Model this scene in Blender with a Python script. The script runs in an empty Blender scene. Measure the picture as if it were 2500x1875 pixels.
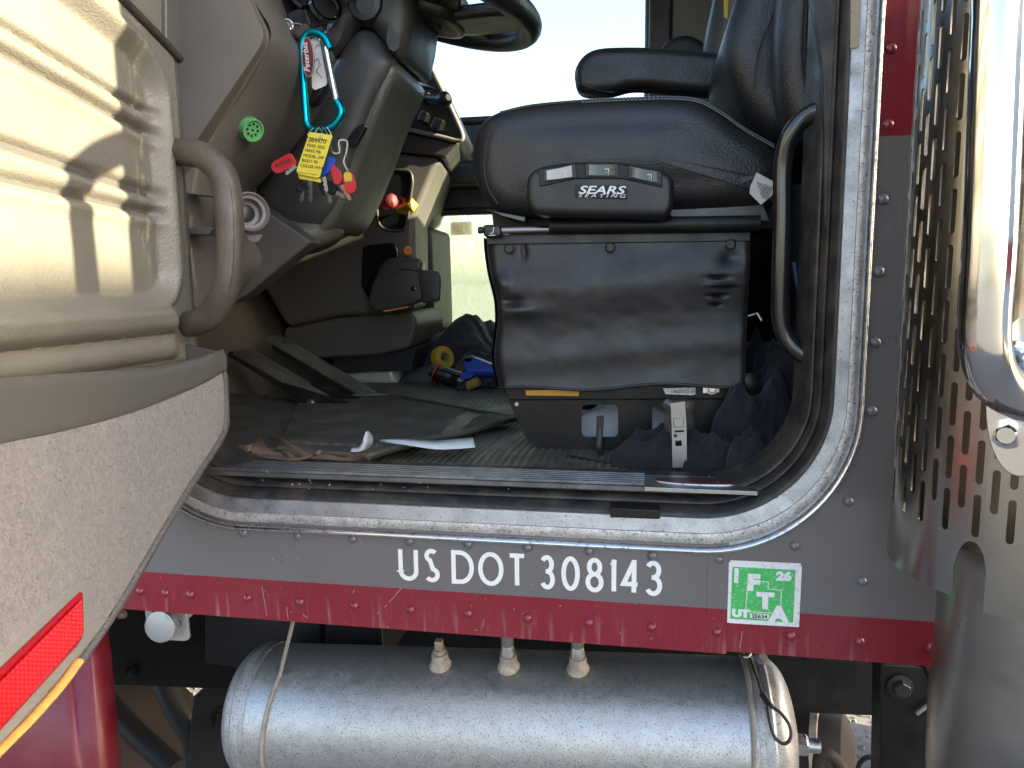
import bpy, bmesh, math, random
from mathutils import Vector, Matrix, noise
from mathutils.geometry import tessellate_polygon
random.seed(7)
SC = bpy.context.scene
COL = SC.collection
V3 = Vector
# ------------------------------------------------------------------ camera
YAW, PIT, ROL = math.radians(10.273), math.radians(7.842), math.radians(-0.6866)
CAM = V3((0, -1, 1.6))
FPX = 1800.0
_f = V3((-math.sin(YAW)*math.cos(PIT), math.cos(YAW)*math.cos(PIT), -math.sin(PIT)))
_r0 = V3((math.cos(YAW), math.sin(YAW), 0)); _u0 = _r0.cross(_f)
_r = _r0*math.cos(ROL)+_u0*math.sin(ROL); _u = -_r0*math.sin(ROL)+_u0*math.cos(ROL)
cd = bpy.data.cameras.new('camera'); co = bpy.data.objects.new('camera', cd); COL.objects.link(co)
co.matrix_world = Matrix((( _r.x,_u.x,-_f.x,CAM.x),(_r.y,_u.y,-_f.y,CAM.y),(_r.z,_u.z,-_f.z,CAM.z),(0,0,0,1)))
cd.sensor_width = 36; cd.lens = FPX/2500*36; cd.clip_start = .02; cd.clip_end = 3000
SC.camera = co
# ------------------------------------------------------------------ light
SUN = V3((1, -.135, .34)).normalized()
w = bpy.data.worlds.new('World'); SC.world = w; w.use_nodes = True
nt = w.node_tree; bg = nt.nodes['Background']
sky = nt.nodes.new('ShaderNodeTexSky'); sky.sky_type = 'NISHITA'; sky.sun_disc = False
sky.sun_elevation = math.asin(SUN.z); sky.sun_rotation = math.atan2(SUN.x, SUN.y)
sky.air_density = .8; sky.dust_density = 2.2; sky.ozone_density = .4
nt.links.new(sky.outputs[0], bg.inputs[0]); bg.inputs[1].default_value = .15
ld = bpy.data.lights.new('sun', 'SUN'); ld.energy = 4.6; ld.angle = math.radians(.5); ld.color = (1, .89, .64)
lo = bpy.data.objects.new('sun', ld); COL.objects.link(lo)
lo.rotation_euler = (-SUN).to_track_quat('-Z', 'Y').to_euler(); lo.location = (9, -2, 4)
SC.view_settings.view_transform = 'Standard'; SC.view_settings.look = 'None'
SC.view_settings.gamma = 1; SC.view_settings.use_curve_mapping = False
SC.view_settings.exposure = 2.6
# ------------------------------------------------------------------ pixel -> place helpers
def ray(x, y): return _f*FPX+_r*(x-1250)-_u*(y-937.5)
def P(x, y, Y): d = ray(x, y); return CAM+d*((Y-CAM.y)/d.y)
def PX(x, y, X): d = ray(x, y); return CAM+d*((X-CAM.x)/d.x)
def PZ(x, y, Z): d = ray(x, y); return CAM+d*((Z-CAM.z)/d.z)
def PL(pts, Y): return [P(x, y, Y) for x, y in pts]
# ------------------------------------------------------------------ materials
MATS = {}
def mat(name, col, rough=.5, metal=0., bump=0., bscale=200., bkind='noise', var=0., vscale=6., vcol=None,
        speck=0., sscale=120., scol=(.02,.018,.016), coat=0., spec=.5, sheen=0., stretch=None, rvar=0., dust=0., dustcol=(.3,.26,.2), emit=None):
    m = bpy.data.materials.new(name); m.use_nodes = True; n = m.node_tree; N = n.nodes; L = n.links
    b = N['Principled BSDF']
    b.inputs['Metallic'].default_value = metal; b.inputs['Roughness'].default_value = rough
    b.inputs['Coat Weight'].default_value = coat; b.inputs['Coat Roughness'].default_value = .12
    b.inputs['Specular IOR Level'].default_value = spec; b.inputs['Sheen Weight'].default_value = sheen
    tc = N.new('ShaderNodeTexCoord'); mp = N.new('ShaderNodeMapping'); L.new(tc.outputs['Object'], mp.inputs[0])
    if stretch: mp.inputs['Scale'].default_value = stretch
    def tex(sc, det=4., rough_=.6):
        t = N.new('ShaderNodeTexNoise'); t.inputs['Scale'].default_value = sc; t.inputs['Detail'].default_value = det
        t.inputs['Roughness'].default_value = rough_; L.new(mp.outputs[0], t.inputs['Vector']); return t.outputs['Fac']
    def rmp(src, a, c, lo=0., hi=1.):
        r = N.new('ShaderNodeMapRange'); r.inputs[1].default_value = a; r.inputs[2].default_value = c
        r.inputs[3].default_value = lo; r.inputs[4].default_value = hi; L.new(src, r.inputs[0]); return r.outputs[0]
    def mix(fac, a, c):
        x = N.new('ShaderNodeMix'); x.data_type = 'RGBA'
        if isinstance(fac, float): x.inputs[0].default_value = fac
        else: L.new(fac, x.inputs[0])
        for i, q in ((6, a), (7, c)):
            if isinstance(q, tuple): x.inputs[i].default_value = (*q[:3], 1)
            else: L.new(q, x.inputs[i])
        return x.outputs[2]
    c = tuple(col)
    if var: c = mix(rmp(tex(vscale), .3, .7, 0, 1), tuple(k*(1-var) for k in col), vcol or tuple(min(1, k*(1+var)) for k in col))
    if dust: c = mix(rmp(tex(vscale*2.3, 8, .7), .42, .75, 0, dust), c, dustcol)
    if speck: c = mix(rmp(tex(sscale, 3, .7), .56, .66, 0, speck), c, scol)
    if isinstance(c, tuple): b.inputs['Base Color'].default_value = (*c, 1)
    else: L.new(c, b.inputs['Base Color'])
    if rvar: L.new(rmp(tex(vscale*3, 6), .3, .7, max(0, rough-rvar), min(1, rough+rvar)), b.inputs['Roughness'])
    if bump:
        if bkind == 'leather':
            t = N.new('ShaderNodeTexVoronoi'); t.feature = 'SMOOTH_F1'; t.inputs['Scale'].default_value = bscale
            L.new(mp.outputs[0], t.inputs['Vector']); h = t.outputs['Distance']
        else: h = tex(bscale, 5)
        bp = N.new('ShaderNodeBump'); bp.inputs['Strength'].default_value = bump; bp.inputs['Distance'].default_value = .001
        L.new(h, bp.inputs['Height']); L.new(bp.outputs[0], b.inputs['Normal'])
    if emit: b.inputs['Emission Color'].default_value = (*emit[:3], 1); b.inputs['Emission Strength'].default_value = emit[3]
    MATS[name] = m
    return m
def glassmat(name, tint, dusty=0., dcol=(.6,.65,.5), gloss=.06):
    m = bpy.data.materials.new(name); m.use_nodes = True; n = m.node_tree; N = n.nodes; L = n.links
    N.remove(N['Principled BSDF']); out = N['Material Output']
    tr = N.new('ShaderNodeBsdfTransparent'); tr.inputs[0].default_value = (*tint, 1)
    gl = N.new('ShaderNodeBsdfGlossy'); gl.inputs['Roughness'].default_value = .02
    mx = N.new('ShaderNodeMixShader'); mx.inputs[0].default_value = gloss
    L.new(tr.outputs[0], mx.inputs[1]); L.new(gl.outputs[0], mx.inputs[2]); res = mx.outputs[0]
    if dusty:
        tl = N.new('ShaderNodeBsdfTranslucent'); tl.inputs[0].default_value = (*dcol, 1)
        df = N.new('ShaderNodeBsdfDiffuse'); df.inputs[0].default_value = (*dcol, 1)
        m0 = N.new('ShaderNodeMixShader'); m0.inputs[0].default_value = .35
        L.new(tl.outputs[0], m0.inputs[1]); L.new(df.outputs[0], m0.inputs[2])
        tc = N.new('ShaderNodeTexCoord'); mp = N.new('ShaderNodeMapping'); mp.inputs['Scale'].default_value = (1, 1, .35)
        L.new(tc.outputs['Object'], mp.inputs[0])
        t = N.new('ShaderNodeTexNoise'); t.inputs['Scale'].default_value = 60; t.inputs['Detail'].default_value = 8
        L.new(mp.outputs[0], t.inputs['Vector'])
        r = N.new('ShaderNodeMapRange'); r.inputs[1].default_value = .35; r.inputs[2].default_value = .7
        r.inputs[3].default_value = dusty*.55; r.inputs[4].default_value = min(1, dusty*1.2); L.new(t.outputs['Fac'], r.inputs[0])
        m2 = N.new('ShaderNodeMixShader'); L.new(r.outputs[0], m2.inputs[0]); L.new(res, m2.inputs[1]); L.new(m0.outputs[0], m2.inputs[2]); res = m2.outputs[0]
    L.new(res, out.inputs[0]); MATS[name] = m; return m
# ------------------------------------------------------------------ mesh helpers
IDM = Matrix()
def link(o, parent):
    COL.objects.link(o)
    if parent is not None:
        o.parent = parent
        o.matrix_parent_inverse = (Matrix.Translation(parent.location).inverted() if parent.type == 'EMPTY' else IDM)
    return o
def tag(o, label=None, cat=None, group=None, kind=None):
    if label: o['label'] = label
    if cat: o['category'] = cat
    if group: o['group'] = group
    if kind: o['kind'] = kind
    return o
def thing(name, label, cat, loc=(0,0,0), group=None):
    o = bpy.data.objects.new(name, None); o.location = loc; o.empty_display_size = .05; COL.objects.link(o)
    return tag(o, label, cat, group)
def add(name, V, F, m, parent=None, smooth=True, bevel=0., seg=2, sub=0, solid=0., angle=35, recalc=True, offset=0.):
    me = bpy.data.meshes.new(name)
    me.from_pydata([tuple(v) for v in V], [], F)
    if recalc:
        bm = bmesh.new(); bm.from_mesh(me); bmesh.ops.recalc_face_normals(bm, faces=bm.faces); bm.to_mesh(me); bm.free()
    me.materials.append(m)
    if smooth:
        me.polygons.foreach_set('use_smooth', [True]*len(me.polygons))
        if not sub: me.set_sharp_from_angle(angle=math.radians(angle))
    o = bpy.data.objects.new(name, me); link(o, parent)
    if solid:
        s = o.modifiers.new('s', 'SOLIDIFY'); s.thickness = solid; s.offset = offset
    if bevel:
        b = o.modifiers.new('b', 'BEVEL'); b.width = bevel; b.segments = seg; b.limit_method = 'ANGLE'; b.angle_limit = math.radians(30); b.harden_normals = smooth
    if sub:
        s = o.modifiers.new('u', 'SUBSURF'); s.levels = s.render_levels = sub
    return o
def inst(src, p, parent, rot=None, sc=None):
    o = src.copy(); link(o, parent); o.location = p
    if rot is not None: o.rotation_euler = rot
    if sc is not None: o.scale = sc
    return o
BOXF = [(0,1,3,2),(4,6,7,5),(0,4,5,1),(2,3,7,6),(0,2,6,4),(1,5,7,3)]
def box(name, c, s, m, parent=None, rot=None, bevel=.002, seg=2):
    M = rot.to_matrix() if rot is not None and hasattr(rot, 'to_matrix') else Matrix.Identity(3)
    V = [V3(c)+M@V3((x*s[0]/2, y*s[1]/2, z*s[2]/2)) for x in (-1,1) for y in (-1,1) for z in (-1,1)]
    return add(name, V, BOXF, m, parent, bevel=bevel, seg=seg)
def bx(name, a, b, m, parent=None, bevel=.002):
    a, b = V3(a), V3(b); return box(name, (a+b)/2, b-a, m, parent, bevel=bevel)
def prism(name, pts, vec, m, parent=None, bevel=.002, seg=2, angle=35):
    n = len(pts); vec = V3(vec); V = [V3(p) for p in pts]+[V3(p)+vec for p in pts]
    F = [tuple(range(n)), tuple(range(2*n-1, n-1, -1))]+[(i, (i+1)%n, n+(i+1)%n, n+i) for i in range(n)]
    return add(name, V, F, m, parent, bevel=bevel, seg=seg, angle=angle)
def cat(pts, n=8, closed=False):
    pts = [V3(p) for p in pts]; N = len(pts); out = []
    rng = range(N) if closed else range(N-1)
    for i in rng:
        p0 = pts[(i-1)%N] if closed or i > 0 else pts[i]*2-pts[i+1]
        p1 = pts[i]; p2 = pts[(i+1)%N]
        p3 = pts[(i+2)%N] if closed or i+2 < N else p2*2-p1
        for k in range(n):
            t = k/n
            out.append(.5*((2*p1)+(p2-p0)*t+(2*p0-5*p1+4*p2-p3)*t*t+(3*p1-p0-3*p2+p3)*t**3))
    if not closed: out.append(pts[-1])
    return out
def fillet(pts, r, n=6, closed=False):
    pts = [V3(p) for p in pts]; out = []; N = len(pts)
    for i, p in enumerate(pts):
        if not closed and i in (0, N-1): out.append(p); continue
        a, b = pts[(i-1)%N], pts[(i+1)%N]; da, db = a-p, b-p
        rr = min(r if not isinstance(r, (list, tuple)) else r[i], da.length*.49, db.length*.49)
        A, B = p+da.normalized()*rr, p+db.normalized()*rr
        for k in range(n+1):
            t = k/n; out.append(A*(1-t)**2+p*2*t*(1-t)+B*t*t)
    return out
def tube(name, pts, r, m, parent=None, res=12, closed=False, caps=True, flat=1., up=None, sm=True):
    pts = [V3(p) for p in pts]; N = len(pts); V = []; F = []
    rad = r if isinstance(r, (list, tuple)) else [r]*N
    def tg(i):
        if closed: return (pts[(i+1)%N]-pts[i-1]).normalized()
        return (pts[min(i+1, N-1)]-pts[max(i-1, 0)]).normalized()
    t = tg(0); a = V3(up) if up else (V3((0,0,1)) if abs(t.z) < .9 else V3((1,0,0)))
    nrm = (a-t*a.dot(t)).normalized()
    for i in range(N):
        t = tg(i); nrm = (nrm-t*nrm.dot(t)).normalized(); bi = t.cross(nrm)
        for k in range(res):
            an = 2*math.pi*k/res; V.append(pts[i]+(nrm*math.cos(an)*flat+bi*math.sin(an))*rad[i])
    for i in range(N if closed else N-1):
        j = (i+1)%N
        for k in range(res): F.append((i*res+k, i*res+(k+1)%res, j*res+(k+1)%res, j*res+k))
    if not closed and caps: F += [tuple(range(res)), tuple(range((N-1)*res, N*res))]
    return add(name, V, F, m, parent, angle=50)
def basis(ax):
    ax = V3(ax).normalized(); a = V3((0,0,1)) if abs(ax.z) < .9 else V3((1,0,0))
    u = (a-ax*a.dot(ax)).normalized(); return u, ax.cross(u), ax
def lathe(name, prof, o, ax, m, parent=None, res=24, cap=True, angle=35):
    u, v, w_ = basis(ax); o = V3(o); V = []; F = []; n = len(prof)
    for r, h in prof:
        for k in range(res):
            an = 2*math.pi*k/res; V.append(o+w_*h+(u*math.cos(an)+v*math.sin(an))*r)
    for i in range(n-1):
        for k in range(res): F.append((i*res+k, i*res+(k+1)%res, (i+1)*res+(k+1)%res, (i+1)*res+k))
    if cap: F += [tuple(range(res)), tuple(range((n-1)*res, n*res))]
    return add(name, V, F, m, parent, angle=angle)
def loft(name, rings, m, parent=None, closed=True, caps=True, **kw):
    n = len(rings[0]); V = [p for r in rings for p in r]; F = []
    for i in range(len(rings)-1):
        for k in range(n if closed else n-1):
            F.append((i*n+k, i*n+(k+1)%n, (i+1)*n+(k+1)%n, (i+1)*n+k))
    if caps and closed: F += [tuple(range(n)), tuple(range((len(rings)-1)*n, len(rings)*n))]
    return add(name, V, F, m, parent, **kw)
def inset(pts, d, nrm):
    n = len(pts); out = [V3(p) for p in pts]; K = max(1, int(d/.003))
    for _ in range(K if d else 0):
        nx = []
        for i in range(n):
            a, b = out[i-1], out[(i+1)%n]; t = (b-a).normalized(); q = out[i]+nrm.cross(t)*(d/K); nx.append(q)
        out = [nx[i]*.6+(nx[i-1]+nx[(i+1)%n])*.2 for i in range(n)]
    return out
def area_n(pts):
    s = V3((0,0,0)); c = sum(pts, V3((0,0,0)))/len(pts)
    for i in range(len(pts)): s += (pts[i-1]-c).cross(pts[i]-c)
    return s.normalized()
def pillow(name, pts, vec, r, m, parent=None, n=6, bulge=0., r2=None, **kw):
    """rounded slab: the outline pts swept along vec with both rims rounded by r"""
    vec = V3(vec); d = vec.normalized(); T = vec.length; pts = [V3(p) for p in pts]; an = area_n(pts)
    r2 = r if r2 is None else r2; rings = []; c = sum(pts, V3((0,0,0)))/len(pts)
    if bulge:
        for s in (.3, .6, .85): rings.append([c+(p-c)*s+d*(-bulge*(1-s*s)) for p in inset(pts, r, an)])
    for k in range(n+1):
        a = math.pi/2*k/n; rings.append([p+d*(r*(1-math.cos(a))) for p in inset(pts, r*(1-math.sin(a)), an)])
    for k in range(n+1):
        a = math.pi/2*k/n; rings.append([p+d*(T-r2*(1-math.sin(a))) for p in inset(pts, r2*(1-math.cos(a)), an)])
    n_ = len(pts); V = [p for r_ in rings for p in r_]; F = []
    for i in range(len(rings)-1):
        for k in range(n_): F.append((i*n_+k, i*n_+(k+1)%n_, (i+1)*n_+(k+1)%n_, (i+1)*n_+k))
    for e in (0, len(rings)-1):
        for tri in tessellate_polygon([rings[e]]): F.append(tuple(e*n_+t for t in tri))
    return add(name, V, F, m, parent, angle=60, **kw)
def grid(name, fn, nu, nv, m, parent=None, **kw):
    V = [fn(i/nu, j/nv) for j in range(nv+1) for i in range(nu+1)]
    F = [(j*(nu+1)+i, j*(nu+1)+i+1, (j+1)*(nu+1)+i+1, (j+1)*(nu+1)+i) for j in range(nv) for i in range(nu)]
    return add(name, V, F, m, parent, **kw)
def nz(p, s, k=0): return noise.noise(V3(p)*s+V3((k*7.1, k*3.7, k*1.3)))
def heap(name, c, s, m, parent=None, seed=0, amp=.35, fr=1.6, flat=True, res=4, rot=0., fold=.5):
    """crumpled cloth or bag: a lump with sharp folds that lies on its base"""
    bm = bmesh.new(); bmesh.ops.create_icosphere(bm, subdivisions=res, radius=1)
    cr, sr = math.cos(rot), math.sin(rot); c = V3(c)
    for v in bm.verts:
        p = v.co.copy(); q = p*fr+V3((seed*5.3, seed*1.7, seed*.9))
        d = noise.noise(q)*amp; d += (1-abs(noise.noise(q*1.9+V3((3, 1, 2))))*2)*amp*fold*.7
        d += (1-abs(noise.noise(q*4.1))*2)*amp*fold*.3
        p *= 1+d
        if flat: p.z = max(p.z, -.35)+.35
        x, y = p.x*s[0], p.y*s[1]
        v.co = c+V3((x*cr-y*sr, x*sr+y*cr, p.z*s[2]))
    me = bpy.data.meshes.new(name); bm.to_mesh(me); bm.free(); me.materials.append(m)
    me.polygons.foreach_set('use_smooth', [True]*len(me.polygons))
    return link(bpy.data.objects.new(name, me), parent)
def text(name, s, size, M, m, parent=None, off=0., ext=.0002, sx=1., align='LEFT', shear=0.):
    cu = bpy.data.curves.new(name, 'FONT'); cu.body = s; cu.size = size; cu.offset = off; cu.extrude = ext; cu.align_x = align; cu.shear = shear
    cu.resolution_u = 3
    t = bpy.data.objects.new(name+'_t', cu); COL.objects.link(t)
    dg = bpy.context.evaluated_depsgraph_get(); me = bpy.data.meshes.new_from_object(t.evaluated_get(dg))
    bpy.data.objects.remove(t); me.transform(Matrix.Diagonal((sx, 1, 1, 1))); me.transform(M); me.materials.clear(); me.materials.append(m); me.name = name
    return link(bpy.data.objects.new(name, me), parent)
def face_m(o, right, up):
    """matrix that lays text on a plane: origin o, reading direction right, up"""
    r = V3(right).normalized(); u = V3(up); u = (u-r*u.dot(r)).normalized(); n = r.cross(u)
    return Matrix(((r.x,u.x,n.x,o[0]),(r.y,u.y,n.y,o[1]),(r.z,u.z,n.z,o[2]),(0,0,0,1)))
def ribbons(name, strokes, wd, fn, m, parent=None, t=.0006):
    """painted strokes: each a 2-D polyline of even width with square ends; fn maps (x, z) to the surface"""
    V = []; F = []
    for si, st in enumerate(strokes):
        closed = (V3((*st[0], 0))-V3((*st[-1], 0))).length < 1e-6
        if closed: st = st[:-1]
        n = len(st); base = len(V)
        for i in range(n):
            p = V3((*st[i], 0)); a = V3((*st[(i-1)%n], 0)); b = V3((*st[(i+1)%n], 0))
            if not closed and i == 0: a = p*2-b
            if not closed and i == n-1: b = p*2-a
            d1, d2 = (p-a).normalized(), (b-p).normalized(); n1, n2 = V3((-d1.y, d1.x, 0)), V3((-d2.y, d2.x, 0))
            q = (n1+n2).normalized(); k = min(2.2, 1/max(.3, q.dot(n1)))*wd/2
            for s in (1, -1): V.append(V3(fn(p.x+s*q.x*k, p.y+s*q.y*k))+V3((0,-.00015*si,0)))
        for i in range(n if closed else n-1):
            j = (i+1)%n; F.append((base+2*i, base+2*i+1, base+2*j+1, base+2*j))
    return add(name, V, F, m, parent, smooth=False, solid=t, offset=0)
def arc(cx, cy, rx, ry, a0, a1, n=16): return [(cx+rx*math.cos(math.radians(a0+(a1-a0)*k/n)), cy+ry*math.sin(math.radians(a0+(a1-a0)*k/n))) for k in range(n+1)]
def hexbolt(name, o, ax, r, h, m, parent=None, washer=True):
    u, v, w_ = basis(ax); o = V3(o); rings = []
    V = []; F = []
    def ring(rad, hh, n=12, hexa=False):
        b = len(V)
        for k in range(n):
            an = 2*math.pi*k/n; rr = rad
            if hexa: rr = rad*math.cos(math.pi/6)/math.cos((an%(math.pi/3))-math.pi/6)
            V.append(o+w_*hh+(u*math.cos(an)+v*math.sin(an))*rr)
        return b
    def join(a, b, n=12):
        for k in range(n): F.append((a+k, a+(k+1)%n, b+(k+1)%n, b+k))
    rs = []
    if washer: rs += [ring(r*1.5, 0), ring(r*1.5, h*.18), ring(r*1.02, h*.22)]
    else: rs += [ring(r, 0, hexa=True)]
    rs += [ring(r, h*.24, hexa=True), ring(r, h*.85, hexa=True), ring(r*.8, h)]
    for a, b in zip(rs, rs[1:]): join(a, b)
    F += [tuple(range(rs[0], rs[0]+12)), tuple(range(rs[-1], rs[-1]+12))]
    return add(name, V, F, m, parent, angle=25)
# ------------------------------------------------------------------ materials
M_ALU = mat('aluminium_trim', (.47,.47,.475), .52, 1, bump=.2, bscale=400, var=.16, vscale=14, speck=.55, sscale=290, scol=(.13,.115,.10), dust=.3, dustcol=(.25,.23,.21), rvar=.12)
M_PIT = mat('pitted_aluminium', (.60,.57,.54), .55, .7, bump=.7, bscale=260, var=.25, vscale=45, speck=1., sscale=330, scol=(.10,.08,.065), dust=.5, dustcol=(.22,.18,.15), rvar=.12)
M_BEAD = mat('polished_bead', (.72,.73,.75), .25, 1, var=.1, speck=.6, sscale=120, scol=(.12,.1,.08), rvar=.1)
M_RUB = mat('black_rubber', (.018,.017,.017), .55, bump=.3, bscale=300, var=.3, vscale=14, dust=.45, dustcol=(.11,.085,.06), rvar=.15)
M_SEAL = mat('door_seal_rubber', (.017,.017,.017), .5, bump=.3, bscale=260, dust=.6, dustcol=(.12,.09,.065), vscale=10, rvar=.15)
M_FLOOR = mat('ribbed_floor_rubber', (.075,.068,.052), .55, bump=.3, bscale=220, dust=.6, dustcol=(.20,.17,.115), vscale=7, rvar=.12)
M_BLK = mat('black_plastic', (.014,.014,.015), .40, bump=.12, bscale=700, dust=.1, dustcol=(.12,.1,.08), rvar=.1)
M_BLKMET = mat('black_painted_metal', (.009,.008,.008), .42, spec=.3, bump=.15, bscale=150, dust=.13, dustcol=(.10,.07,.05), vscale=8, rvar=.12)
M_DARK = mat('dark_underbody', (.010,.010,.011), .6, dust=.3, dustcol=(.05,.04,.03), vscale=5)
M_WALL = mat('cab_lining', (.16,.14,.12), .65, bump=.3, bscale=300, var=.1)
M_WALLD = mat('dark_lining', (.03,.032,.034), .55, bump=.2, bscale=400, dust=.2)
M_CHROME = mat('chrome', (.58,.57,.56), .10, 1, rvar=.05, vscale=4)
M_STEEL = mat('zinc_steel', (.55,.54,.52), .35, 1, bump=.2, bscale=300, var=.2, vscale=30, rvar=.1)
M_WHITE = mat('white_vinyl', (.78,.77,.75), .5, speck=.25, sscale=150, scol=(.45,.42,.38))
M_CLEAR = glassmat('clear_glass', (.93,.97,.95), 0, gloss=.05)
M_DUSTY = glassmat('dusty_glass', (.98,1.,.84), .5, (.86,.90,.66), .03)
def paintmat():
    m = mat('two_tone_paint', (.1,.1,.1), .3, coat=.55, spec=.5, rvar=.06, vscale=5)
    n = m.node_tree; N = n.nodes; L = n.links; b = N['Principled BSDF']
    tc = N.new('ShaderNodeTexCoord'); sx = N.new('ShaderNodeSeparateXYZ'); L.new(tc.outputs['Object'], sx.inputs[0])
    def mth(op, a, c):
        k = N.new('ShaderNodeMath'); k.operation = op
        for i, q in enumerate((a, c)):
            if isinstance(q, (int, float)): k.inputs[i].default_value = q
            else: L.new(q, k.inputs[i])
        return k.outputs[0]
    z = sx.outputs[2]; red = mth('MAXIMUM', mth('LESS_THAN', z, 1.1515), mth('GREATER_THAN', z, 1.7715))
    def noi(sc, lo, hi, top, st=(1,1,1), det=5):
        mp = N.new('ShaderNodeMapping'); mp.inputs['Scale'].default_value = st; L.new(tc.outputs['Object'], mp.inputs[0])
        t = N.new('ShaderNodeTexNoise'); t.inputs['Scale'].default_value = sc; t.inputs['Detail'].default_value = det; L.new(mp.outputs[0], t.inputs['Vector'])
        r = N.new('ShaderNodeMapRange'); r.inputs[1].default_value = lo; r.inputs[2].default_value = hi; r.inputs[4].default_value = top; L.new(t.outputs['Fac'], r.inputs[0]); return r.outputs[0]
    def mix(f, a, c):
        x = N.new('ShaderNodeMix'); x.data_type = 'RGBA'; L.new(f, x.inputs[0])
        for i, q in ((6, a), (7, c)):
            if isinstance(q, tuple): x.inputs[i].default_value = (*q, 1)
            else: L.new(q, x.inputs[i])
        return x.outputs[2]
    c = mix(red, (.132,.121,.120), (.20,.001,.012))
    c = mix(noi(6, .30, .9, .14), c, (.22,.18,.16))                       # road film
    zr = N.new('ShaderNodeMapRange'); zr.inputs[1].default_value = 1.135; zr.inputs[2].default_value = 1.088; L.new(z, zr.inputs[0])
    lowz = mth('MULTIPLY', noi(110, .56, .72, .35, (1,1,.08), 3), zr.outputs[0])
    c = mix(lowz, c, (.42,.30,.28))                                        # run marks on the lower edge
    c = mix(noi(240, .72, .78, .5, (1,1,1), 2), c, (.5,.46,.44))          # stone chips
    L.new(c, b.inputs['Base Color'])
    r = N.new('ShaderNodeMapRange'); L.new(noi(8, .35, .75, 1), r.inputs[0]); r.inputs[3].default_value = .27; r.inputs[4].default_value = .40; L.new(r.outputs[0], b.inputs['Roughness'])
    return m
M_PAINT = paintmat()
YF = 1.62
# ------------------------------------------------------------------ ground
def groundmat():
    m = mat('gravel_ground', (.15,.14,.125), .9, bump=1., bscale=55, var=.35, vscale=40, speck=.3, sscale=70, scol=(.07,.065,.06))
    return m
gm = groundmat()
g = add('ground', [(-600,-600,0),(600,-600,0),(600,600,0),(-600,600,0)], [(0,1,2,3)], gm, smooth=False); tag(g, kind='structure')
rs = random.Random(3); GV = []; GF = []
for i in range(9000):
    x, y = rs.uniform(-2.6, 2.2), rs.uniform(.9, 3.0); r = rs.uniform(.004, .014); b = len(GV)
    for k in range(4):
        a = k*1.571+rs.random(); GV.append((x+r*math.cos(a), y+r*math.sin(a), .002))
    GV.append((x+rs.uniform(-.3,.3)*r, y+rs.uniform(-.3,.3)*r, .002+r*.8))
    for k in range(4): GF.append((b+k, b+(k+1)%4, b+4))
gv = add('gravel', GV, GF, gm, smooth=False); tag(gv, 'loose grey gravel scattered on the ground under the truck', 'gravel', kind='stuff')
# ------------------------------------------------------------------ cab
CABLAB = 'grey and maroon truck cab with riveted lower panel and open doorway'
cab = thing('truck_cab', CABLAB, 'truck', (-.3, .9, 1.09))
def rrect(xl, xr, zb, zt, r, nc=22):
    """open U path: up the left side, round the two lower corners, up the right side"""
    p = [(xl, zt-(zt-zb-r)*k/24) for k in range(24)]
    p += [(xl+r-r*math.cos(math.pi/2*k/nc), zb+r-r*math.sin(math.pi/2*k/nc)) for k in range(nc)]
    p += [(xl+r+(xr-xl-2*r)*k/40, zb) for k in range(40)]
    p += [(xr-r+r*math.sin(math.pi/2*k/nc), zb+r-r*math.cos(math.pi/2*k/nc)) for k in range(nc)]
    p += [(xr, zb+r+(zt-zb-r)*k/30) for k in range(31)]
    return p
ZT = 2.62
PI_ = rrect(-.765, .240, 1.281, ZT, .165); PO = rrect(-.80, .2765, 1.231, ZT, .20); PJ = rrect(-.735, .214, 1.3125, ZT, .135)
def band(name, A, B, prof, m, parent):
    rings = []
    for t, y in prof: rings.append([V3((a[0]+(b[0]-a[0])*t, y, a[1]+(b[1]-a[1])*t)) for a, b in zip(A, B)])
    return loft(name, rings, m, parent, closed=False, angle=50)
ft = band('door_frame_trim', PI_, PO, [(0,.03),(.0,.006),(.02,.001),(.05,-.002),(.44,-.005),(.46,-.004)], M_ALU, cab)
band('pitted_strip', PI_, PO, [(.445,-.002),(.455,-.0065),(.50,-.0075),(.70,-.0075),(.74,-.006),(.76,-.001)], M_PIT, cab)
band('trim_groove', PI_, PO, [(.75,.002),(.765,-.0005),(.84,-.0005),(.85,.002)], M_ALU, cab)
bp = [(.83,.003)]+[(.925-.095*math.cos(math.radians(a)), -.002-.010*math.sin(math.radians(a))) for a in range(0, 181, 15)]+[(1.02,.004)]
band('trim_bead', PI_, PO, bp, M_BEAD, cab)
sp = [(-.15,.10)]
for c_, r_ in ((.02,.16),(.36,.15),(.70,.18)):
    for a in range(0, 181, 20): sp.append((c_+r_*(1-math.cos(math.radians(a)))-.0, .052-.045*(c_+r_*(1-math.cos(math.radians(a))))-.009*math.sin(math.radians(a))))
sp.append((1.08,.012))
band('door_seal', PJ, PI_, sp, M_SEAL, cab)
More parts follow.
